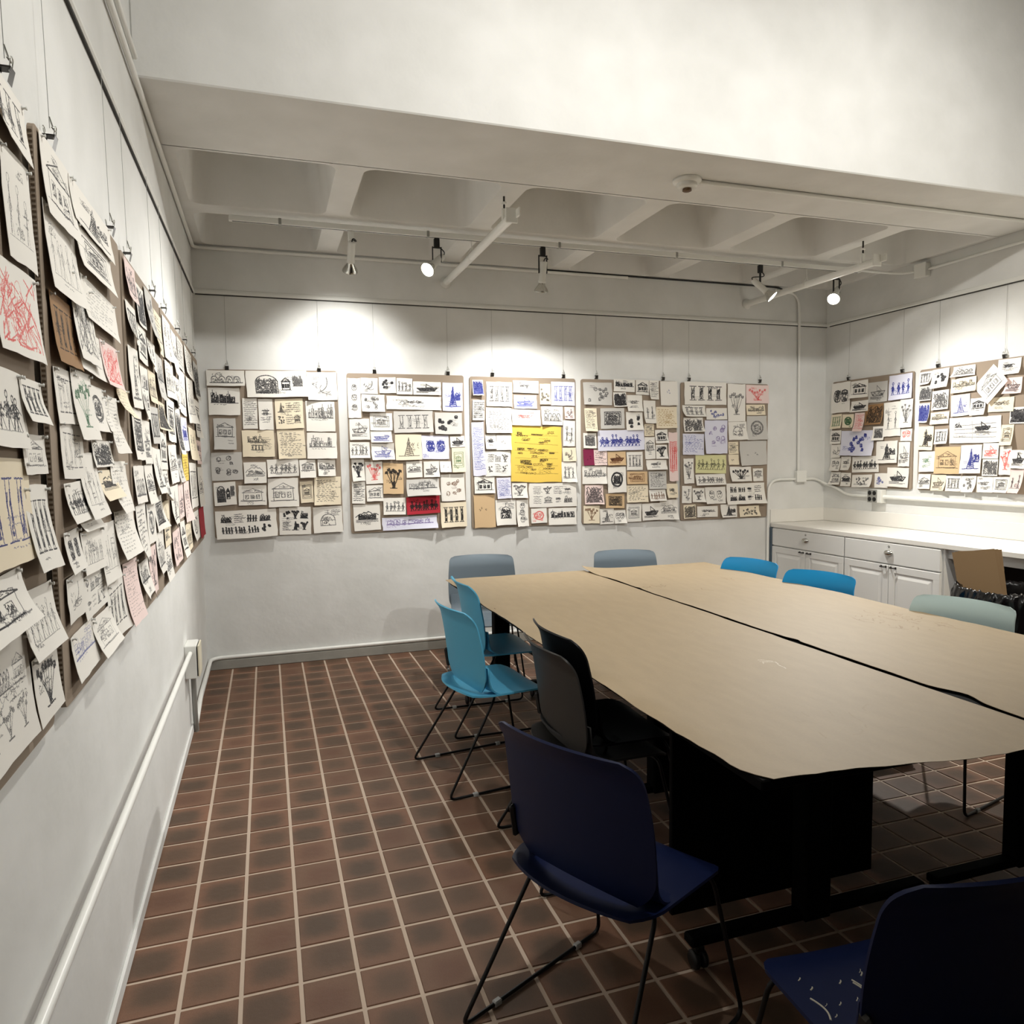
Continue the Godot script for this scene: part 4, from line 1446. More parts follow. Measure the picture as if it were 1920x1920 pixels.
func bin_and_cardboard() -> void:
	var c := Vector3(4.62, 0, 2.56)
	var t := thing("trash_bin", "green trash bin with a black bag folded over its rim", "bin", c)
	var s := Shape.new()
	s.lathe([Vector2(0, 0.004), Vector2(0.20, 0.004), Vector2(0.21, 0.02), Vector2(0.265, 0.66), Vector2(0.28, 0.665), Vector2(0.28, 0.69), Vector2(0.262, 0.69), Vector2(0.2, 0.03), Vector2(0, 0.02)], 36)
	put("body", s.done(), mat("bin_green", Color(0.03, 0.2, 0.14), 0.5), t)
	var bag := mat("bag_black", Color(0.035, 0.032, 0.04), 0.22)
	s = Shape.new()
	s.plate(170, 22, func(u: float, v: float) -> Vector3:
		var a := u * TAU
		var prof: Array = [Vector2(0.222, 0.45), Vector2(0.24, 0.62), Vector2(0.25, 0.702), Vector2(0.284, 0.708), Vector2(0.293, 0.66), Vector2(0.293, 0.55)]
		var q := v * (prof.size() - 1)
		var i := mini(int(q), prof.size() - 2)
		var p: Vector2 = prof[i].lerp(prof[i + 1], q - i)
		var wr := noise.get_noise_2d(cos(a) * 110.0 + v * 14.0, sin(a) * 110.0 + v * 10.0)
		var hem := smoothstep(0.75, 1.0, v)
		var r := p.x + 0.020 * absf(wr) * smoothstep(0.6, 0.75, v) + 0.016 * noise.get_noise_2d(u * 700.0, 60.0 + v * 30.0) * smoothstep(0.62, 0.75, v) + 0.006 * hem
		var y := p.y + 0.012 * noise.get_noise_2d(cos(a) * 60.0 + 90.0, sin(a) * 60.0) * smoothstep(0.62, 0.8, v) + 0.035 * absf(noise.get_noise_2d(u * 900.0, v * 40.0)) * smoothstep(0.36, 0.5, v) * smoothstep(0.85, 0.65, v) - hem * 0.07 * (0.5 + noise.get_noise_2d(cos(a) * 25.0, sin(a) * 25.0 + 40.0))
		return Vector3(cos(a) * r, y, sin(a) * r), 0.0008)
	put("bin_bag", s.done(), bag, t)
	# folded cardboard standing in it
	var cb := thing("folded_cardboard", "folded brown cardboard box standing in the black-bagged bin", "cardboard", c + Vector3(-0.06, 0.525, -0.12))
	cb.basis = Basis(Vector3.UP, -0.9) * Basis(Vector3.BACK, 0.16) * Basis(Vector3.RIGHT, -0.16)
	for k in 3:
		var o := PackedVector2Array([Vector2(-0.1, -0.2), Vector2(0.115, -0.2), Vector2(0.11 + 0.012 * k, 0.4 - 0.004 * k), Vector2(-0.115 + 0.01 * k, 0.4 + 0.003 * k)])
		var p := Shape.new()
		p.slab(o, 0.006, Transform3D(Basis.IDENTITY, Vector3(0.006 * k, 0, -0.011 * k)))
		put("flap", p.done(), mat("box_card", Color(0.50, 0.41, 0.30), 0.85), cb)


func wires() -> void:
	var id := Basis.IDENTITY
	var back := [[0.192, "beside the left corner, first back wall board"], [0.836, "at second clip of first back wall board"], [1.246, "at first clip of second back wall board"], [1.823, "at second clip of second back wall board"], [2.191, "at first clip of third back wall board"], [2.807, "at second clip of third back wall board"], [3.108, "at first clip of fourth back wall board"], [3.745, "at second clip of fourth back wall board"], [4.003, "at first clip of fifth back wall board"], [4.744, "at second clip of fifth back wall board"]]
	for q in back:
		wire_at(Vector3(q[0], 2.198, 0.0075), id, "thin wire and clip " + q[1], 2.715)
	var rb := Basis(Vector3(0, 0, 1), Vector3(0, 1, 0), Vector3(-1, 0, 0))
	for q in [[0.299, "at first clip of right wall corner board"], [0.899, "at second clip of right wall corner board"], [1.244, "at first clip of right wall diamond board"], [1.798, "at second clip of right wall diamond board"]]:
		wire_at(Vector3(ROOM_W - 0.0075, 2.205, q[0]), rb, "thin wire and clip " + q[1], 2.715)
	var lb := Basis(Vector3(0, 0, -1), Vector3(0, 1, 0), Vector3(1, 0, 0))
	for q in [[4.13, "at nearest left wall board"], [3.83, "at first clip of second left wall board"], [3.16, "at second clip of second left wall board"], [2.86, "at first clip of third left wall board"], [2.27, "at second clip of third left wall board"], [1.9, "at first clip of fourth left wall board"], [1.33, "at second clip of fourth left wall board"], [0.95, "at first clip of fifth left wall board"], [0.4, "at second clip of fifth left wall board"]]:
		wire_at(Vector3(0.005, 2.235, q[0]), lb, "thin wire and clip " + q[1], 2.715)


# kind of paper, drawing, ink, then millimetres from the board's upper left corner: x, y, width, height
func papers() -> void:
	var b: Dictionary
	b = boards["B1"]
	pin(b, "w", "arches", "black", 1, 7, 257, 112, "white napkin with row of arches and tiny buildings, top part of first back wall board")
	pin(b, "w", "arch!", "black", 264, 5, 429, 194, "white sheet with large dense arch beside two sketches, top part of first back wall board")
	pin(b, "w", "curve", "black", 694, 11, 216, 208, "white napkin with bare branching strokes and a numeral, top part of first back wall board")
	pin(b, "w", "skyline!", "black", 5, 132, 213, 195, "white napkin with mosque domes above a torn blank half, upper first back wall board")
	pin(b, "w", "text", "black", 232, 206, 101, 221, "white napkin with narrow handwritten list, upper part of first back wall board")
	pin(b, "w", "caption", "black", 340, 212, 100, 224, "white napkin with short heading over blank paper, upper part of first back wall board")
	pin(b, "c", "page", "black", 457, 210, 199, 219, "cream napkin with four small bench sketches, upper part of first back wall board")
	pin(b, "w", "skyline", "black", 676, 228, 211, 225, "white napkin with lettering above a thin skyline, upper part of first back wall board")
	pin(b, "g", "house", "black", 30, 349, 150, 225, "grey napkin with low house with a dark dome, upper middle first back wall board")
	pin(b, "c", "reflect", "black", 219, 438, 223, 193, "cream napkin with pavilion above its reflection, middle part of first back wall board")
	pin(b, "c", "text", "black", 463, 436, 194, 214, "cream napkin with tilted dark squares and fine notes, middle part of first back wall board")
	pin(b, "w", "skyline", "black", 675, 461, 217, 194, "white napkin with skyline with a lettered caption, middle part of first back wall board")
	pin(b, "g", "scatter", "black", 2, 596, 211, 200, "grey napkin with faint animal and dark wedge, middle part of first back wall board")
	pin(b, "w", "island", "black", 219, 671, 155, 153, "white napkin with rocky island on the waterline, lower middle part of first back wall board")
	pin(b, "w", "figures", "black", 382, 654, 222, 128, "white napkin with four small seated figures, lower middle part of first back wall board")
	pin(b, "w", "house", "black", 611, 663, 115, 133, "white napkin with little kiosk, lower middle part of first back wall board")
	pin(b, "w", "skyline", "black", 745, 664, 128, 123, "white napkin with tiny row of shops, lower middle part of first back wall board")
	pin(b, "w", "arch!", "black", 7, 810, 150, 167, "white napkin with black vaulted interior, lower part of first back wall board")
	pin(b, "w", "house", "black", 176, 839, 194, 146, "white napkin with leaning buildings and a spire, lower part of first back wall board")
	pin(b, "w", "house", "black", 381, 794, 215, 212, "white napkin with long low station building, lower part of first back wall board")
	pin(b, "c", "frame", "black", 607, 823, 94, 160, "cream napkin with small framed gate, lower part of first back wall board")
	pin(b, "c", "text", "black", 711, 794, 196, 212, "cream napkin with faint clouds over notes, lower part of first back wall board")
	pin(b, "w", "page!", "black", 10, 1018, 422, 202, "white sheet with wide spread of dark sketches and notes, bottom first back wall board")
	pin(b, "w", "page!", "black", 451, 1012, 228, 206, "white napkin with busy collage of animals and signs, bottom part of first back wall board")
	pin(b, "w", "dome", "black", 694, 1018, 215, 197, "white napkin with domed church beside handwriting, bottom part of first back wall board")
	b = boards["B2"]
	pin(b, "w", "faces", "black", 3, 38, 97, 301, "white napkin with tall strip of small faces, upper part of second back wall board")
	pin(b, "w", "curve", "black", 103, 34, 130, 121, "white napkin with faint reclining outline, top part of second back wall board")
	pin(b, "w", "scatter!", "black", 242, 27, 129, 120, "white napkin with dark cluster of tools, top part of second back wall board")
	pin(b, "w", "figures", "black", 377, 31, 124, 125, "white napkin with sitting figure, top part of second back wall board")
	pin(b, "w", "boat!", "black", 505, 55, 221, 102, "white napkin with dark little harbour, top part of second back wall board")
	pin(b, "b", "tower!", "blue", 741, 60, 163, 220, "bluish white napkin with blue tower and hanging lamps, top part of second back wall board")
	pin(b, "w", "scatter", "black", 106, 160, 175, 132, "white napkin with grid of tiny objects, upper part of second back wall board")
	pin(b, "w", "caption", "black", 297, 169, 429, 104, "white sheet with wide lettering and a small gate, upper part of second back wall board")
	pin(b, "g", "columns", "black", 346, 284, 308, 166, "grey napkin with two faint columns of writing, upper middle part of second back wall board")
	pin(b, "g", "scatter!", "black", 674, 295, 220, 168, "grey napkin with handwriting beside dark bells, upper middle part of second back wall board")
	pin(b, "w", "frame", "black", 167, 300, 171, 133, "white napkin with small boxy machine, upper middle part of second back wall board")
	pin(b, "w", "boat", "black", 9, 344, 151, 160, "white napkin with teapot over a town, upper middle part of second back wall board")
	pin(b, "w", "fish", "blue", 167, 437, 161, 88, "white napkin with blue fish, upper middle part of second back wall board")
	pin(b, "w", "figures", "black", 7, 522, 151, 121, "white napkin with seated pair, middle part of second back wall board")
	pin(b, "w", "boat", "blue", 169, 531, 176, 128, "white napkin with blue airplane, middle part of second back wall board")
	pin(b, "c", "tower", "black", 354, 464, 207, 198, "cream napkin with tall crowned statue, middle part of second back wall board")
	pin(b, "b", "faces!", "blue", 564, 474, 218, 184, "bluish white napkin with four dark blue creatures, middle part of second back wall board")
	pin(b, "w", "boat!", "black", 792, 478, 117, 89, "white napkin with dark row of boats, upper middle part of second back wall board")
	pin(b, "c", "frame", "green", 802, 572, 109, 194, "cream napkin with green postage square, middle part of second back wall board")
	pin(b, "w", "plant!", "black", 16, 648, 95, 170, "white napkin with dark palm tree, lower middle part of second back wall board")
	pin(b, "w", "plant", "red", 118, 672, 131, 170, "white napkin with red blossom, lower middle part of second back wall board")
	pin(b, "t", "plant!", "black", 256, 686, 157, 239, "tan napkin with potted plant and flower, lower middle part of second back wall board")
	pin(b, "w", "island", "black", 435, 675, 125, 126, "white napkin with mountain hatching, lower middle part of second back wall board")
	pin(b, "w", "boat", "black", 574, 677, 124, 124, "white napkin with waves under a caption, lower middle part of second back wall board")
	pin(b, "w", "blank", "black", 704, 678, 91, 86, "white napkin with a few small ticks, lower middle part of second back wall board")
	pin(b, "w", "text!", "black", 16, 822, 99, 169, "white napkin with three dark pens, lower part of second back wall board")
	pin(b, "w", "house", "black", 122, 854, 126, 123, "white napkin with faint camel outline, lower part of second back wall board")
	pin(b, "g", "skyline", "black", 433, 814, 259, 129, "grey napkin with row of huts with a pink bar, lower second back wall board")
	pin(b, "w", "scatter", "brown", 710, 782, 194, 212, "white napkin with brown and black insects, lower part of second back wall board")
	pin(b, "w", "figures", "black", 250, 955, 174, 131, "white napkin with marching figures, lower part of second back wall board")
	pin(b, "r", "figures!", "black", 428, 952, 266, 136, "crimson napkin with black seated figure, lower part of second back wall board")
	pin(b, "w", "island!", "black", 19, 1000, 203, 200, "white napkin with dark shoreline, bottom part of second back wall board")
	pin(b, "b", "skyline", "purple", 237, 1106, 435, 100, "bluish white sheet with long strip of purple towers, bottom part of second back wall board")
	pin(b, "c", "columns!", "black", 701, 1006, 213, 197, "cream napkin with three hanging tools under a black tag, bottom second back wall board")
	b = boards["B3"]
	pin(b, "w", "dark!", "blue", 20, 28, 88, 124, "white napkin with solid dark blue block, top part of third back wall board")
	pin(b, "w", "columns", "black", 136, 40, 217, 196, "white napkin with three little towers, top part of third back wall board")
	pin(b, "w", "caption", "black", 363, 26, 221, 99, "white napkin with thin lettering, top part of third back wall board")
	pin(b, "c", "scatter", "black", 594, 48, 93, 170, "cream napkin with two stacked scribbles, top part of third back wall board")
	pin(b, "b", "columns", "blue", 694, 29, 211, 196, "bluish white napkin with purple and blue columns, top part of third back wall board")
	pin(b, "g", "text!", "black", 19, 186, 100, 164, "grey napkin with dense handwriting, upper part of third back wall board")
	pin(b, "b", "boat", "blue", 368, 144, 198, 109, "bluish white napkin with blue bicycle, upper part of third back wall board")
	pin(b, "w", "text", "black", 130, 247, 217, 204, "white napkin with lists and arrows, upper middle part of third back wall board")
	pin(b, "w", "caption", "red", 351, 261, 246, 128, "white napkin with red word, upper part of third back wall board")
	pin(b, "w", "arches", "black", 606, 232, 190, 153, "white napkin with arched bridge pieces, upper part of third back wall board")
	pin(b, "p", "curve", "black", 812, 235, 86, 101, "pale pink napkin with single thin curve, upper part of third back wall board")
	pin(b, "w", "figures", "black", 800, 348, 107, 214, "white napkin with umbrella above a boot, upper middle part of third back wall board")
	pin(b, "b", "text", "blue", 7, 364, 102, 428, "bluish white sheet with tall blue list of notes, middle part of third back wall board")
	pin(b, "w", "caption!", "black", 120, 463, 90, 116, "white napkin with short scribbled word, upper middle part of third back wall board")
	pin(b, "w", "blank", "black", 213, 465, 127, 124, "white napkin with one faint dot, middle part of third back wall board")
	pin(b, "y", "notes", "black", 341, 394, 445, 462, "bright yellow sheet with black notes and boxes, middle part of third back wall board")
	pin(b, "c", "curve", "black", 791, 574, 121, 114, "cream napkin with thin star, middle part of third back wall board")
	pin(b, "w", "page", "black", 117, 597, 216, 203, "white napkin with scissors and bottles, lower middle part of third back wall board")
	pin(b, "w", "figures", "black", 783, 694, 131, 169, "white napkin with two standing figures, lower middle part of third back wall board")
	pin(b, "w", "house!", "black", 24, 802, 170, 134, "white napkin with cat on a sofa, lower middle part of third back wall board")
	pin(b, "b", "text", "blue", 210, 813, 121, 170, "bluish white napkin with pale blue figure, lower part of third back wall board")
	pin(b, "w", "plant", "black", 344, 861, 130, 122, "white napkin with row of cactus plants, lower part of third back wall board")
	pin(b, "w", "page", "black", 491, 868, 426, 198, "white sheet with wide notes with umbrella and pagoda, lower part of third back wall board")
	pin(b, "t", "blank", "black", 15, 948, 175, 267, "tan napkin with faint smudges, bottom part of third back wall board")
	pin(b, "w", "dome!", "black", 198, 994, 174, 206, "white napkin with dark stepped pyramid, bottom part of third back wall board")
	pin(b, "w", "faces", "black", 378, 999, 102, 218, "white napkin with three stacked heads, bottom part of third back wall board")
	pin(b, "w", "oval", "red", 505, 1074, 139, 122, "white napkin with round red emblem, bottom part of third back wall board")
	pin(b, "w", "skyline!", "black", 662, 1077, 251, 141, "white napkin with black domes and spires, bottom part of third back wall board")
	b = boards["B4"]
	pin(b, "g", "scatter", "black", 17, 26, 266, 188, "grey napkin with bottles and brushes, top part of fourth back wall board")
	pin(b, "w", "skyline!", "black", 300, -5, 200, 105, "white napkin with black factory, top part of fourth back wall board")
	pin(b, "w", "house!", "black", 510, -3, 127, 127, "white napkin with dark street, top part of fourth back wall board")
	pin(b, "w", "text", "black", 640, -1, 92, 164, "white napkin with narrow hatched strip, top part of fourth back wall board")
	pin(b, "w", "blank", "blue", 745, 3, 170, 209, "white napkin with small blue and black stamps, top part of fourth back wall board")
	pin(b, "w", "dark!", "black", 296, 105, 121, 122, "white napkin with round black scribble, top part of fourth back wall board")
	pin(b, "c", "text", "black", 27, 242, 113, 194, "cream napkin with small list above a fish, upper part of fourth back wall board")
	pin(b, "g", "frame!", "black", 172, 240, 225, 175, "grey napkin with heavy framed temple, upper part of fourth back wall board")
	pin(b, "w", "caption", "black", 424, 127, 145, 140, "white napkin with faint caption, upper part of fourth back wall board")
	pin(b, "w", "figures", "black", 582, 171, 118, 196, "white napkin with two grey figures, upper part of fourth back wall board")
	pin(b, "w", "scatter!", "black", 414, 271, 158, 156, "white napkin with dark flying birds, upper middle part of fourth back wall board")
	pin(b, "c", "text", "ochre", 706, 225, 207, 185, "cream napkin with faint ochre crowd, upper part of fourth back wall board")
	pin(b, "w", "frame!", "black", 16, 452, 120, 126, "white napkin with black machine, upper middle part of fourth back wall board")
	pin(b, "b", "figures!", "blue", 146, 425, 442, 175, "bluish white sheet with wide blue figures, upper middle part of fourth back wall board")
	pin(b, "c", "text", "black", 593, 374, 93, 102, "cream napkin with few pale lines, upper middle part of fourth back wall board")
	pin(b, "w", "house!", "black", 696, 423, 122, 117, "white napkin with dark gate, upper middle part of fourth back wall board")
	pin(b, "p", "columns", "red", 828, 446, 89, 430, "pale pink sheet with tall red markings, middle part of fourth back wall board")
	pin(b, "w", "house", "black", 594, 487, 101, 191, "white napkin with small house on a hill, middle part of fourth back wall board")
	pin(b, "w", "plant!", "black", 703, 554, 111, 123, "white napkin with black flower, middle part of fourth back wall board")
	pin(b, "m", "blank", "black", 12, 587, 98, 136, "maroon napkin with plain cover, middle part of fourth back wall board")
	pin(b, "p", "text", "black", 110, 592, 123, 132, "pale pink napkin with pinkish scribble, middle part of fourth back wall board")
	pin(b, "t", "boat!", "brown", 239, 610, 172, 116, "tan napkin with brown ink machine, middle part of fourth back wall board")
	pin(b, "w", "columns", "black", 420, 614, 154, 156, "white napkin with three candle stands, middle part of fourth back wall board")
	pin(b, "w", "caption", "black", 610, 686, 200, 85, "white napkin with small lettering, lower middle part of fourth back wall board")
	pin(b, "w", "skyline", "black", 5, 731, 225, 150, "white napkin with outlined skyline, lower middle part of fourth back wall board")
	pin(b, "w", "oval!", "black", 236, 740, 176, 221, "white napkin with lamp above a dark bowl, lower middle part of fourth back wall board")
	pin(b, "t", "frame", "brown", 425, 784, 196, 108, "tan napkin with brown books, lower middle part of fourth back wall board")
	pin(b, "g", "text", "black", 635, 785, 172, 154, "grey napkin with grey blocks of writing, lower middle part of fourth back wall board")
	pin(b, "p", "dark", "black", 27, 892, 170, 163, "pale pink napkin with smudged grey block, lower part of fourth back wall board")
	pin(b, "c", "text", "black", 420, 902, 207, 149, "cream napkin with faint tan drawing, lower part of fourth back wall board")
	pin(b, "w", "figures", "brown", 638, 946, 162, 97, "white napkin with brown row of cups, lower part of fourth back wall board")
	pin(b, "c", "caption", "black", 810, 897, 111, 125, "cream napkin with pale letters, lower part of fourth back wall board")
	pin(b, "t", "frame!", "black", 223, 972, 177, 121, "tan napkin with small framed bird, lower part of fourth back wall board")
	pin(b, "c", "plant", "brown", 13, 1067, 150, 151, "cream napkin with brown vines, bottom part of fourth back wall board")
	pin(b, "w", "tower", "black", 165, 1097, 131, 133, "white napkin with fountain, bottom part of fourth back wall board")
	pin(b, "w", "faces", "black", 299, 1112, 110, 114, "white napkin with tiny heads, bottom part of fourth back wall board")
	pin(b, "w", "frame", "black", 420, 1063, 145, 155, "white napkin with open box, bottom part of fourth back wall board")
	pin(b, "w", "boat!", "black", 568, 1064, 178, 148, "white napkin with dark carts, bottom part of fourth back wall board")
	pin(b, "w", "island", "black", 744, 1038, 180, 175, "white napkin with island in pencil, bottom part of fourth back wall board")
	b = boards["B5"]
	pin(b, "w", "columns!", "black", 33, -7, 429, 200, "white sheet with large black instruments, top part of fifth back wall board")
	pin(b, "w", "plant", "black", 476, 4, 188, 335, "white sheet with tall bent trunk, top part of fifth back wall board")
	pin(b, "p", "plant", "red", 672, 9, 246, 166, "pale pink napkin with red leaves, top part of fifth back wall board")
	pin(b, "w", "columns", "black", 14, 200, 230, 99, "white napkin with row of bottles, upper part of fifth back wall board")
	pin(b, "w", "scatter", "blue", 253, 221, 216, 102, "white napkin with blue birds, upper part of fifth back wall board")
	pin(b, "c", "skyline", "black", 676, 187, 201, 95, "cream napkin with tiny fence, upper part of fifth back wall board")
	pin(b, "w", "dark", "black", 24, 307, 197, 127, "white napkin with black diamond pair, upper middle part of fifth back wall board")
	pin(b, "b", "scatter", "purple", 239, 330, 236, 299, "bluish white napkin with purple map, upper middle part of fifth back wall board")
	pin(b, "w", "dome", "black", 487, 341, 192, 165, "white napkin with dome over a plinth, upper middle part of fifth back wall board")
	pin(b, "g", "oval", "black", 682, 289, 214, 218, "grey napkin with round basket, upper middle part of fifth back wall board")
	pin(b, "b", "text", "blue", 18, 449, 216, 188, "bluish white napkin with pale blue script, middle part of fifth back wall board")
	pin(b, "c", "text", "black", 489, 525, 103, 108, "cream napkin with few lines of writing, middle part of fifth back wall board")
	pin(b, "g", "blank", "black", 607, 516, 290, 222, "grey napkin with unmarked face, middle part of fifth back wall board")
	pin(b, "o", "figures", "black", 149, 638, 319, 165, "pale olive napkin with thin figures, lower middle part of fifth back wall board")
	pin(b, "c", "blank", "black", 490, 636, 109, 95, "cream napkin with two dots, middle part of fifth back wall board")
	pin(b, "w", "plant", "black", 26, 668, 102, 222, "white napkin with single leaf, lower middle part of fifth back wall board")
	pin(b, "w", "figures", "black", 149, 812, 307, 96, "white napkin with little crowd, lower middle part of fifth back wall board")
	pin(b, "w", "plant!", "black", 508, 749, 226, 134, "white napkin with single black tree, lower middle part of fifth back wall board")
	pin(b, "w", "house", "black", 753, 768, 110, 117, "white napkin with garden bench, lower middle part of fifth back wall board")
	pin(b, "w", "curve", "black", 13, 912, 99, 153, "white napkin with coiled snake, lower part of fifth back wall board")
	pin(b, "w", "plant", "black", 120, 935, 121, 124, "white napkin with bird on a twig, lower part of fifth back wall board")
	pin(b, "w", "faces", "black", 248, 928, 214, 150, "white napkin with two portraits, lower part of fifth back wall board")
	pin(b, "w", "page!", "black", 470, 900, 408, 189, "white sheet with many black plants and bottles, lower part of fifth back wall board")
	pin(b, "c", "dark", "black", 28, 1080, 124, 123, "cream napkin with dark bow, bottom part of fifth back wall board")
	pin(b, "w", "caption", "black", 167, 1099, 214, 97, "white napkin with cursive marks, bottom part of fifth back wall board")
	pin(b, "w", "tower!", "black", 411, 1090, 173, 117, "white napkin with black tower, bottom part of fifth back wall board")
	pin(b, "c", "scatter", "black", 611, 1110, 213, 97, "cream napkin with small cup, bottom part of fifth back wall board")
	b = boards["R1"]
	pin(b, "w", "faces!", "black", -6, 12, 232, 276, "white napkin with six black portraits, top part of right wall corner board")
	pin(b, "w", "house!", "black", 233, 17, 200, 151, "white napkin with shaded doorway, top part of right wall corner board")
	pin(b, "g", "boat", "black", 437, 49, 211, 174, "grey napkin with thin pencil boats, top part of right wall corner board")
	pin(b, "b", "figures!", "blue", 664, 13, 237, 206, "bluish white napkin with blue and grey crowd, top part of right wall corner board")
	pin(b, "w", "boat!", "black", 241, 196, 199, 97, "white napkin with dark boats, upper part of right wall corner board")
	pin(b, "c", "columns", "green", -8, 300, 134, 132, "cream napkin with green and brown bars, upper middle part of right wall corner board")
	pin(b, "c", "oval!", "green", 136, 308, 139, 120, "cream napkin with dark green oval, upper middle part of right wall corner board")
	pin(b, "p", "text", "red", 289, 303, 113, 164, "pale pink napkin with small red notes, upper middle part of right wall corner board")
	pin(b, "k", "dark", "black", 404, 240, 202, 175, "brown kraft sheet with dark stain of ink, upper part of right wall corner board")
	pin(b, "w", "figures", "black", 613, 236, 179, 288, "white napkin with figure over a dark car, upper middle part of right wall corner board")
	pin(b, "w", "plant", "black", 787, 223, 127, 233, "white napkin with cup and flowers, upper part of right wall corner board")
	pin(b, "w", "house!", "black", -13, 448, 135, 124, "white napkin with black doors, upper middle part of right wall corner board")
	pin(b, "b", "scatter!", "blue", 130, 459, 385, 223, "bluish white sheet with blue bicycles, middle part of right wall corner board")
	pin(b, "w", "frame!", "black", 500, 433, 122, 120, "white napkin with dark windows, upper middle part of right wall corner board")
	pin(b, "w", "faces", "red", 798, 465, 113, 102, "white napkin with red face, upper middle part of right wall corner board")
	pin(b, "w", "curve", "black", -1, 580, 126, 122, "white napkin with single arc, middle part of right wall corner board")
	pin(b, "w", "tower!", "black", 542, 561, 226, 189, "white napkin with black tower scene, middle part of right wall corner board")
	pin(b, "w", "boat", "black", 778, 575, 115, 203, "white napkin with slanting train, middle part of right wall corner board")
	pin(b, "w", "faces", "black", 0, 706, 125, 117, "white napkin with tiny faces, lower middle part of right wall corner board")
	pin(b, "w", "caption", "black", 132, 691, 119, 123, "white napkin with captioned box, lower middle part of right wall corner board")
	pin(b, "w", "figures!", "black", 262, 691, 307, 140, "white napkin with bird and crowd, lower middle part of right wall corner board")
	pin(b, "w", "house", "black", 4, 834, 122, 115, "white napkin with faint courtyard, lower part of right wall corner board")
	pin(b, "w", "island!", "black", 131, 839, 124, 122, "white napkin with dark beach, lower part of right wall corner board")
	pin(b, "w", "scatter", "black", 266, 854, 233, 109, "white napkin with thin tools, lower part of right wall corner board")
	pin(b, "w", "scatter", "blue", 528, 837, 142, 125, "white napkin with blue pots, lower part of right wall corner board")
	pin(b, "w", "boat!", "black", 667, 788, 223, 162, "white napkin with black tractor, lower middle part of right wall corner board")
	b = boards["R2"]
	pin(b, "w", "columns", "black", -1, 19, 119, 101, "white napkin with thin poles, top part of right wall diamond board")
	pin(b, "w", "scatter!", "black", 121, 13, 154, 147, "white napkin with black stacked shapes, top part of right wall diamond board")
	pin(b, "g", "dark", "black", 3, 132, 117, 118, "grey napkin with grey hatching, upper part of right wall diamond board")
	pin(b, "w", "arches", "black", 310, 14, 186, 78, "white napkin with small bridge, top part of right wall diamond board")
	pin(b, "w", "dark", "black", 124, 180, 150, 151, "white napkin with grey fountain, upper part of right wall diamond board")
	pin(b, "c", "skyline", "black", 298, 104, 211, 108, "cream napkin with dark frieze, top part of right wall diamond board")
	pin(b, "w", "dark!", "blue", -2, 269, 109, 155, "white napkin with blue vase, upper part of right wall diamond board")
	pin(b, "w", "tower", "blue", 299, 228, 160, 161, "white napkin with blue minaret skyline, upper part of right wall diamond board")
	pin(b, "w", "house!", "black", 466, 266, 125, 127, "white napkin with dark interior, upper part of right wall diamond board")
	pin(b, "w", "house", "black", 508, 51, 219, 191, "white napkin with temple set on its corner, top part of right wall diamond board")
	pin(b, "w", "caption!", "black", 679, 8, 172, 110, "white napkin with small black lettering, top part of right wall diamond board")
	pin(b, "p", "boat", "black", 741, 143, 123, 113, "pale pink napkin with boat and notes, upper part of right wall diamond board")
	pin(b, "c", "caption", "black", 612, 275, 194, 104, "cream napkin with upright word and thin spire, upper part of right wall diamond board")
	pin(b, "c", "skyline", "black", 116, 349, 169, 94, "cream napkin with pale skyline, upper middle part of right wall diamond board")
	pin(b, "w", "road", "black", 293, 403, 425, 193, "white sheet with long road and car, upper middle part of right wall diamond board")
	pin(b, "w", "dark!", "black", 778, 354, 118, 116, "white napkin with dark slanting hatching, upper middle part of right wall diamond board")
	pin(b, "c", "tower!", "black", 7, 454, 142, 190, "cream napkin with black bell tower, middle part of right wall diamond board")
	pin(b, "w", "columns", "black", 161, 483, 116, 115, "white napkin with hanging clothes, middle part of right wall diamond board")
	pin(b, "c", "frame", "black", 720, 474, 92, 147, "cream napkin with empty picture frame, middle part of right wall diamond board")
	pin(b, "w", "caption", "green", 15, 656, 148, 163, "white napkin with green stamp, lower middle part of right wall diamond board")
	pin(b, "t", "house", "black", 165, 623, 228, 210, "tan napkin with temple front, lower middle part of right wall diamond board")
	pin(b, "w", "tower!", "blue", 395, 612, 174, 214, "white napkin with blue tower with clock, lower middle part of right wall diamond board")
	pin(b, "w", "boat", "red", 580, 602, 125, 114, "white napkin with red and black boat, middle part of right wall diamond board")
	pin(b, "w", "dark", "black", 580, 719, 121, 123, "white napkin with black bird, lower middle part of right wall diamond board")
	pin(b, "w", "plant", "red", 711, 629, 90, 204, "white napkin with red flower poster, lower middle part of right wall diamond board")
	pin(b, "w", "boat!", "black", 800, 656, 107, 130, "white napkin with black engine, lower middle part of right wall diamond board")
	pin(b, "w", "island", "black", 16, 838, 117, 118, "white napkin with dark cliffs, lower part of right wall diamond board")
	pin(b, "c", "boat", "black", 138, 841, 134, 125, "cream napkin with small plane, lower part of right wall diamond board")
	pin(b, "w", "columns", "black", 273, 847, 133, 119, "white napkin with row of pillars, lower part of right wall diamond board")
	pin(b, "w", "scatter", "black", 409, 845, 126, 122, "white napkin with faint scribbles, lower part of right wall diamond board")
	pin(b, "w", "caption", "black", 538, 847, 130, 118, "white napkin with few thin lines, lower part of right wall diamond board")
	pin(b, "w", "frame", "black", 671, 848, 124, 113, "white napkin with square frame, lower part of right wall diamond board")
	pin(b, "p", "figures", "black", 798, 791, 99, 170, "pale pink napkin with standing figures, lower part of right wall diamond board")
	b = boards["L1"]
	pin(b, "w", "columns!", "black", 666, 7, 260, 113, "white napkin with bold black columns, top part of nearest left wall board")
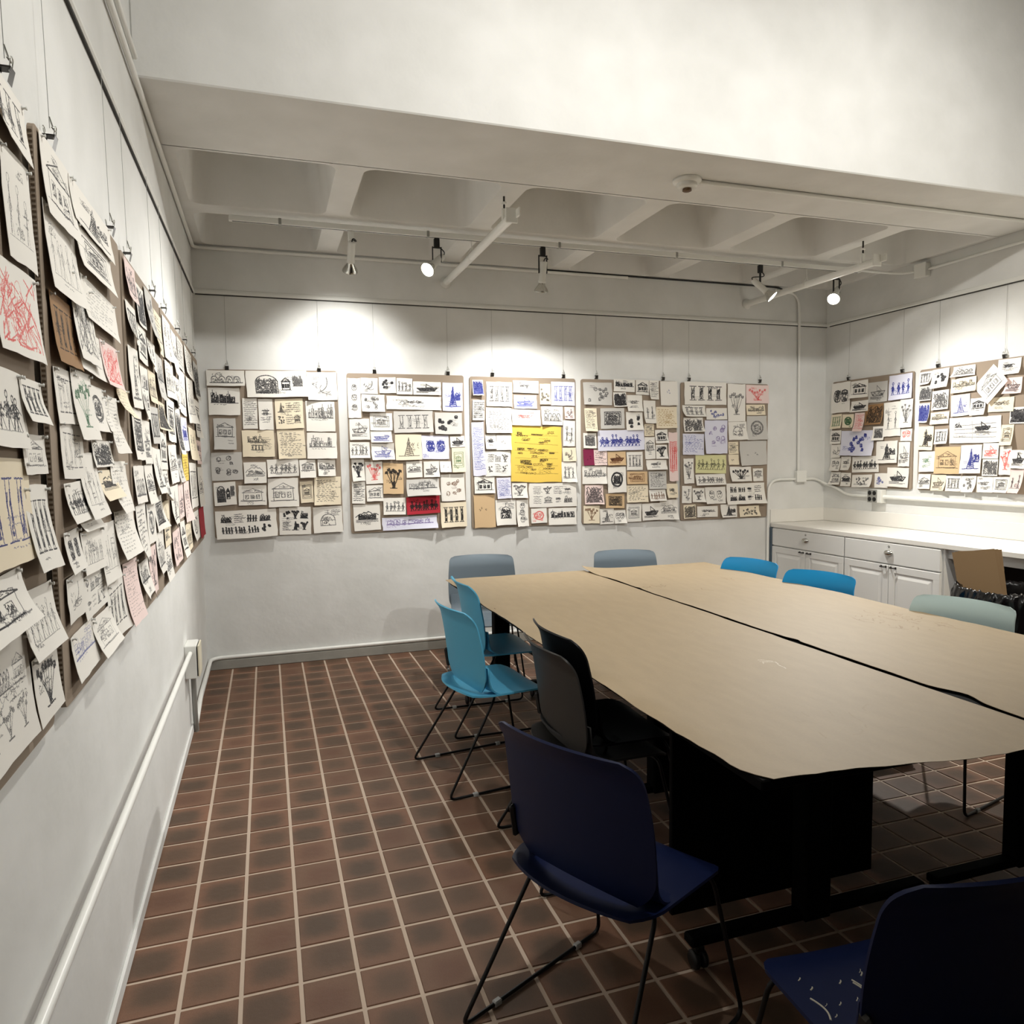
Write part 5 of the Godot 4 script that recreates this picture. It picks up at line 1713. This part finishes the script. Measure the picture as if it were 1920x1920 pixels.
	pin(b, "w", "figures", "black", 758, 126, 168, 201, "white napkin with small figures down the edge, upper part of nearest left wall board")
	pin(b, "w", "dark", "red", 662, 336, 264, 165, "white napkin with large red scribble, upper middle part of nearest left wall board")
	pin(b, "w", "figures!", "black", 474, 527, 330, 138, "white sheet with black sketched man, middle part of nearest left wall board")
	pin(b, "w", "columns!", "black", 787, 534, 139, 83, "white napkin with black twin doorways, middle part of nearest left wall board")
	pin(b, "w", "house", "black", 782, 638, 144, 76, "white napkin with balcony above blank strip, middle part of nearest left wall board")
	pin(b, "c", "columns!", "blue", 503, 682, 310, 184, "cream napkin with blue columns at the foot, lower middle part of nearest left wall board")
	pin(b, "w", "columns!", "black", 776, 733, 150, 163, "white napkin with tall arcade and lettering, lower middle part of nearest left wall board")
	pin(b, "w", "house!", "black", 398, 878, 330, 92, "white sheet with stacked shutters, lower part of nearest left wall board")
	pin(b, "w", "figures", "black", 723, 926, 203, 123, "white napkin with bird and palm on curled sheet, lower part of nearest left wall board")
	pin(b, "w", "page", "black", 472, 990, 270, 188, "white napkin with scattered outlines on long sheet, bottom part of nearest left wall board")
	pin(b, "w", "plant!", "black", 762, 1052, 164, 131, "white napkin with dark plant on hanging sheet, bottom part of nearest left wall board")
	b = boards["L2"]
	pin(b, "w", "house!", "black", 26, 4, 265, 168, "white napkin with dark twin facades, top part of second left wall board")
	pin(b, "w", "tower!", "black", 262, 4, 493, 101, "white sheet with tall dark tower at the top edge, top second left wall board")
	pin(b, "w", "frame!", "black", 286, 101, 440, 107, "white sheet with solid dark windows, top part of second left wall board")
	pin(b, "w", "figures", "black", 23, 144, 267, 183, "white napkin with standing robed figure, upper part of second left wall board")
	pin(b, "k", "columns!", "black", 31, 328, 211, 147, "brown kraft sheet with small black colonnade, upper middle part of second left wall board")
	pin(b, "w", "dark", "black", 206, 241, 223, 207, "white napkin with upright black scribble, upper part of second left wall board")
	pin(b, "w", "text", "black", 333, 221, 442, 109, "white sheet with blocks of handwriting, upper part of second left wall board")
	pin(b, "w", "dome", "black", 240, 355, 323, 115, "white napkin with umbrella shape and words, upper middle part of second left wall board")
	pin(b, "p", "dark", "red", 514, 353, 248, 124, "pale pink napkin with red patch, upper middle part of second left wall board")
	pin(b, "w", "columns", "black", 33, 484, 176, 121, "white napkin with long spoon handles, middle part of second left wall board")
	pin(b, "w", "columns", "black", 56, 603, 204, 125, "white napkin with two tall spoons, middle part of second left wall board")
	pin(b, "w", "plant!", "green", 165, 471, 207, 166, "white napkin with green leaf panels, middle part of second left wall board")
	pin(b, "w", "oval!", "black", 329, 492, 206, 119, "white napkin with single shaded shoe, middle part of second left wall board")
	pin(b, "w", "text", "black", 511, 509, 80, 97, "white napkin with sliver of notes, middle part of second left wall board")
	pin(b, "w", "text", "black", 582, 502, 135, 164, "white napkin with narrow column of notes, middle part of second left wall board")
	pin(b, "c", "text", "black", 726, 461, 191, 91, "cream napkin with folded strip, upper middle part of second left wall board")
	pin(b, "w", "dark!", "black", 356, 633, 243, 70, "white napkin with black woven hatching, middle part of second left wall board")
	pin(b, "w", "figures!", "black", 60, 735, 229, 90, "white napkin with pair of black boots, lower middle part of second left wall board")
	pin(b, "w", "figures", "black", 205, 667, 194, 161, "white napkin with smudged tall figure, lower middle part of second left wall board")
	pin(b, "c", "island!", "black", 400, 712, 247, 80, "cream napkin with dark bird on rock, lower middle part of second left wall board")
	pin(b, "w", "text", "black", 568, 688, 238, 154, "white napkin with curled list, lower middle part of second left wall board")
	pin(b, "w", "blank", "black", 191, 830, 223, 27, "white napkin with blank folded flap, lower middle part of second left wall board")
	pin(b, "w", "faces!", "black", 37, 843, 129, 92, "white napkin with small dark portrait strip, lower part of second left wall board")
	pin(b, "w", "figures", "black", 183, 858, 234, 103, "white napkin with grey standing figures, lower part of second left wall board")
	pin(b, "w", "figures", "black", 390, 856, 216, 161, "white napkin with thin figures and lines, lower part of second left wall board")
	pin(b, "w", "text!", "black", 597, 837, 313, 142, "white napkin with tall page of writing, lower part of second left wall board")
	pin(b, "w", "curve", "black", 34, 943, 150, 101, "white napkin with bold loops, lower part of second left wall board")
	pin(b, "w", "page", "black", 183, 964, 255, 101, "white napkin with dark collage with turned corner, lower part of second left wall board")
	pin(b, "w", "columns!", "black", 446, 1022, 238, 165, "white napkin with tall dark trees, bottom part of second left wall board")
	pin(b, "p", "text", "black", 680, 1001, 246, 192, "pale pink napkin with pinkish tall page, bottom part of second left wall board")
	pin(b, "w", "skyline", "blue", 51, 1074, 218, 106, "white napkin with blue harbour, bottom part of second left wall board")
	pin(b, "w", "house", "black", 251, 1080, 228, 96, "white napkin with stepped rooftops, bottom part of second left wall board")
	b = boards["L3"]
	pin(b, "p", "figures", "black", 24, 16, 203, 124, "pale pink napkin with small figures, first in nearest column, third left wall board")
	pin(b, "w", "columns!", "black", 24, 155, 195, 131, "white napkin with tall black pillars, second in nearest column, third left wall board")
	pin(b, "w", "tower", "black", 20, 300, 198, 206, "white napkin with thin tower, third in nearest column, third left wall board")
	pin(b, "w", "frame!", "black", 24, 509, 208, 175, "white napkin with black doorway, fourth in nearest column, third left wall board")
	pin(b, "w", "arches", "black", 18, 703, 219, 130, "white napkin with row of arches, fifth in nearest column, third left wall board")
	pin(b, "w", "text", "black", 17, 836, 202, 194, "white napkin with lines of writing, sixth in nearest column, third left wall board")
	pin(b, "w", "skyline", "black", 15, 1033, 198, 124, "white napkin with low skyline, seventh in nearest column, third left wall board")
	pin(b, "w", "dark!", "black", 247, 46, 179, 146, "white napkin with dense scribble, first in second column, third left wall board")
	pin(b, "w", "house!", "black", 246, 194, 196, 129, "white napkin with dark shopfront, second in second column, third left wall board")
	pin(b, "w", "page", "black", 243, 340, 182, 191, "white napkin with mixed notes, third in second column, third left wall board")
	pin(b, "w", "boat", "black", 240, 537, 189, 161, "white napkin with small boats, fourth in second column, third left wall board")
	pin(b, "w", "island", "black", 242, 700, 198, 144, "white napkin with hatched hill, fifth in second column, third left wall board")
	pin(b, "w", "oval", "black", 243, 846, 197, 148, "white napkin with round crumpled sketch, sixth in second column, third left wall board")
	pin(b, "p", "plant", "black", 246, 1009, 193, 179, "pale pink napkin with leafy sprig, seventh in second column, third left wall board")
	pin(b, "g", "scatter", "black", 447, 17, 197, 188, "grey napkin with loose objects, first in third column, third left wall board")
	pin(b, "w", "faces", "black", 447, 213, 215, 112, "white napkin with little heads, second in third column, third left wall board")
	pin(b, "c", "figures", "black", 453, 331, 199, 124, "cream napkin with small figures, third in third column, third left wall board")
	pin(b, "g", "columns!", "black", 451, 471, 224, 146, "grey napkin with tall black pillars, fourth in third column, third left wall board")
	pin(b, "w", "tower", "black", 448, 636, 221, 181, "white napkin with thin tower, fifth in third column, third left wall board")
	pin(b, "w", "frame!", "black", 451, 831, 226, 133, "white napkin with black doorway, sixth in third column, third left wall board")
	pin(b, "w", "arches", "black", 450, 971, 221, 174, "white napkin with row of arches, seventh in third column, third left wall board")
	pin(b, "c", "text", "black", 677, 58, 227, 172, "cream napkin with lines of writing, first in farthest column, third left wall board")
	pin(b, "g", "skyline", "black", 682, 239, 211, 184, "grey napkin with low skyline, second in farthest column, third left wall board")
	pin(b, "c", "dark!", "black", 683, 435, 206, 119, "cream napkin with dense scribble, third in farthest column, third left wall board")
	pin(b, "w", "house!", "black", 684, 564, 209, 159, "white napkin with dark shopfront, fourth in farthest column, third left wall board")
	pin(b, "w", "page", "black", 677, 725, 227, 129, "white napkin with mixed notes, fifth in farthest column, third left wall board")
	pin(b, "c", "boat", "black", 683, 857, 205, 196, "cream napkin with small boats, sixth in farthest column, third left wall board")
	pin(b, "w", "island", "black", 678, 1060, 199, 142, "white napkin with hatched hill, seventh in farthest column, third left wall board")
	b = boards["L4"]
	pin(b, "w", "faces", "black", 20, 26, 287, 193, "white napkin with little heads, first in nearest column, fourth left wall board")
	pin(b, "w", "figures", "black", 28, 223, 311, 167, "white napkin with small figures, second in nearest column, fourth left wall board")
	pin(b, "w", "frame!", "black", 17, 397, 295, 199, "white napkin with black doorway, third in nearest column, fourth left wall board")
	pin(b, "w", "island", "black", 24, 609, 314, 181, "white napkin with hatched hill, fourth in nearest column, fourth left wall board")
	pin(b, "w", "tower", "black", 25, 803, 304, 189, "white napkin with thin tower, fifth in nearest column, fourth left wall board")
	pin(b, "p", "scatter", "black", 19, 1013, 295, 159, "pale pink napkin with loose objects, sixth in nearest column, fourth left wall board")
	pin(b, "w", "skyline", "black", 345, 40, 219, 212, "white napkin with low skyline, first in second column, fourth left wall board")
	pin(b, "w", "page", "black", 340, 262, 246, 155, "white napkin with mixed notes, second in second column, fourth left wall board")
	pin(b, "w", "dark!", "black", 343, 418, 216, 233, "white napkin with dense scribble, third in second column, fourth left wall board")
	pin(b, "g", "plant", "black", 342, 654, 213, 138, "grey napkin with leafy sprig, fourth in second column, fourth left wall board")
	pin(b, "p", "boat", "black", 345, 803, 214, 172, "pale pink napkin with small boats, fifth in second column, fourth left wall board")
	pin(b, "w", "house!", "black", 341, 994, 212, 180, "white napkin with dark shopfront, sixth in second column, fourth left wall board")
	pin(b, "g", "text", "black", 594, 33, 291, 160, "grey napkin with lines of writing, first in farthest column, fourth left wall board")
	pin(b, "w", "arches", "black", 600, 196, 304, 235, "white napkin with row of arches, second in farthest column, fourth left wall board")
	pin(b, "b", "island!", "blue", 592, 449, 292, 182, "bluish white napkin with blue coast, third in farthest column, fourth left wall board")
	pin(b, "y", "text", "black", 602, 644, 293, 150, "bright yellow napkin with small print, fourth in farthest column, fourth left wall board")
	pin(b, "p", "faces", "black", 598, 797, 272, 219, "pale pink napkin with little heads, fifth in farthest column, fourth left wall board")
	pin(b, "c", "figures", "black", 598, 1023, 273, 151, "cream napkin with small figures, sixth in farthest column, fourth left wall board")
	b = boards["L5"]
	pin(b, "w", "text", "black", 24, 26, 417, 158, "white napkin with lines of writing, first in nearest column, fifth left wall board")
	pin(b, "w", "figures", "black", 23, 193, 411, 266, "white napkin with small figures, second in nearest column, fifth left wall board")
	pin(b, "c", "faces", "black", 33, 490, 445, 188, "cream napkin with little heads, third in nearest column, fifth left wall board")
	pin(b, "w", "columns!", "black", 18, 697, 425, 268, "white napkin with tall black pillars, fourth in nearest column, fifth left wall board")
	pin(b, "w", "oval", "black", 24, 991, 428, 174, "white napkin with round crumpled sketch, fifth in nearest column, fifth left wall board")
	pin(b, "g", "dark!", "black", 513, 44, 383, 231, "grey napkin with dense scribble, first in farthest column, fifth left wall board")
	pin(b, "w", "frame!", "black", 513, 287, 369, 241, "white napkin with black doorway, second in farthest column, fifth left wall board")
	pin(b, "p", "page", "black", 510, 550, 350, 155, "pale pink napkin with mixed notes, third in farthest column, fifth left wall board")
	pin(b, "w", "island", "black", 510, 726, 395, 259, "white napkin with hatched hill, fourth in farthest column, fifth left wall board")
	pin(b, "r", "blank", "black", 511, 991, 367, 195, "crimson napkin with bare folds, fifth in farthest column, fifth left wall board")
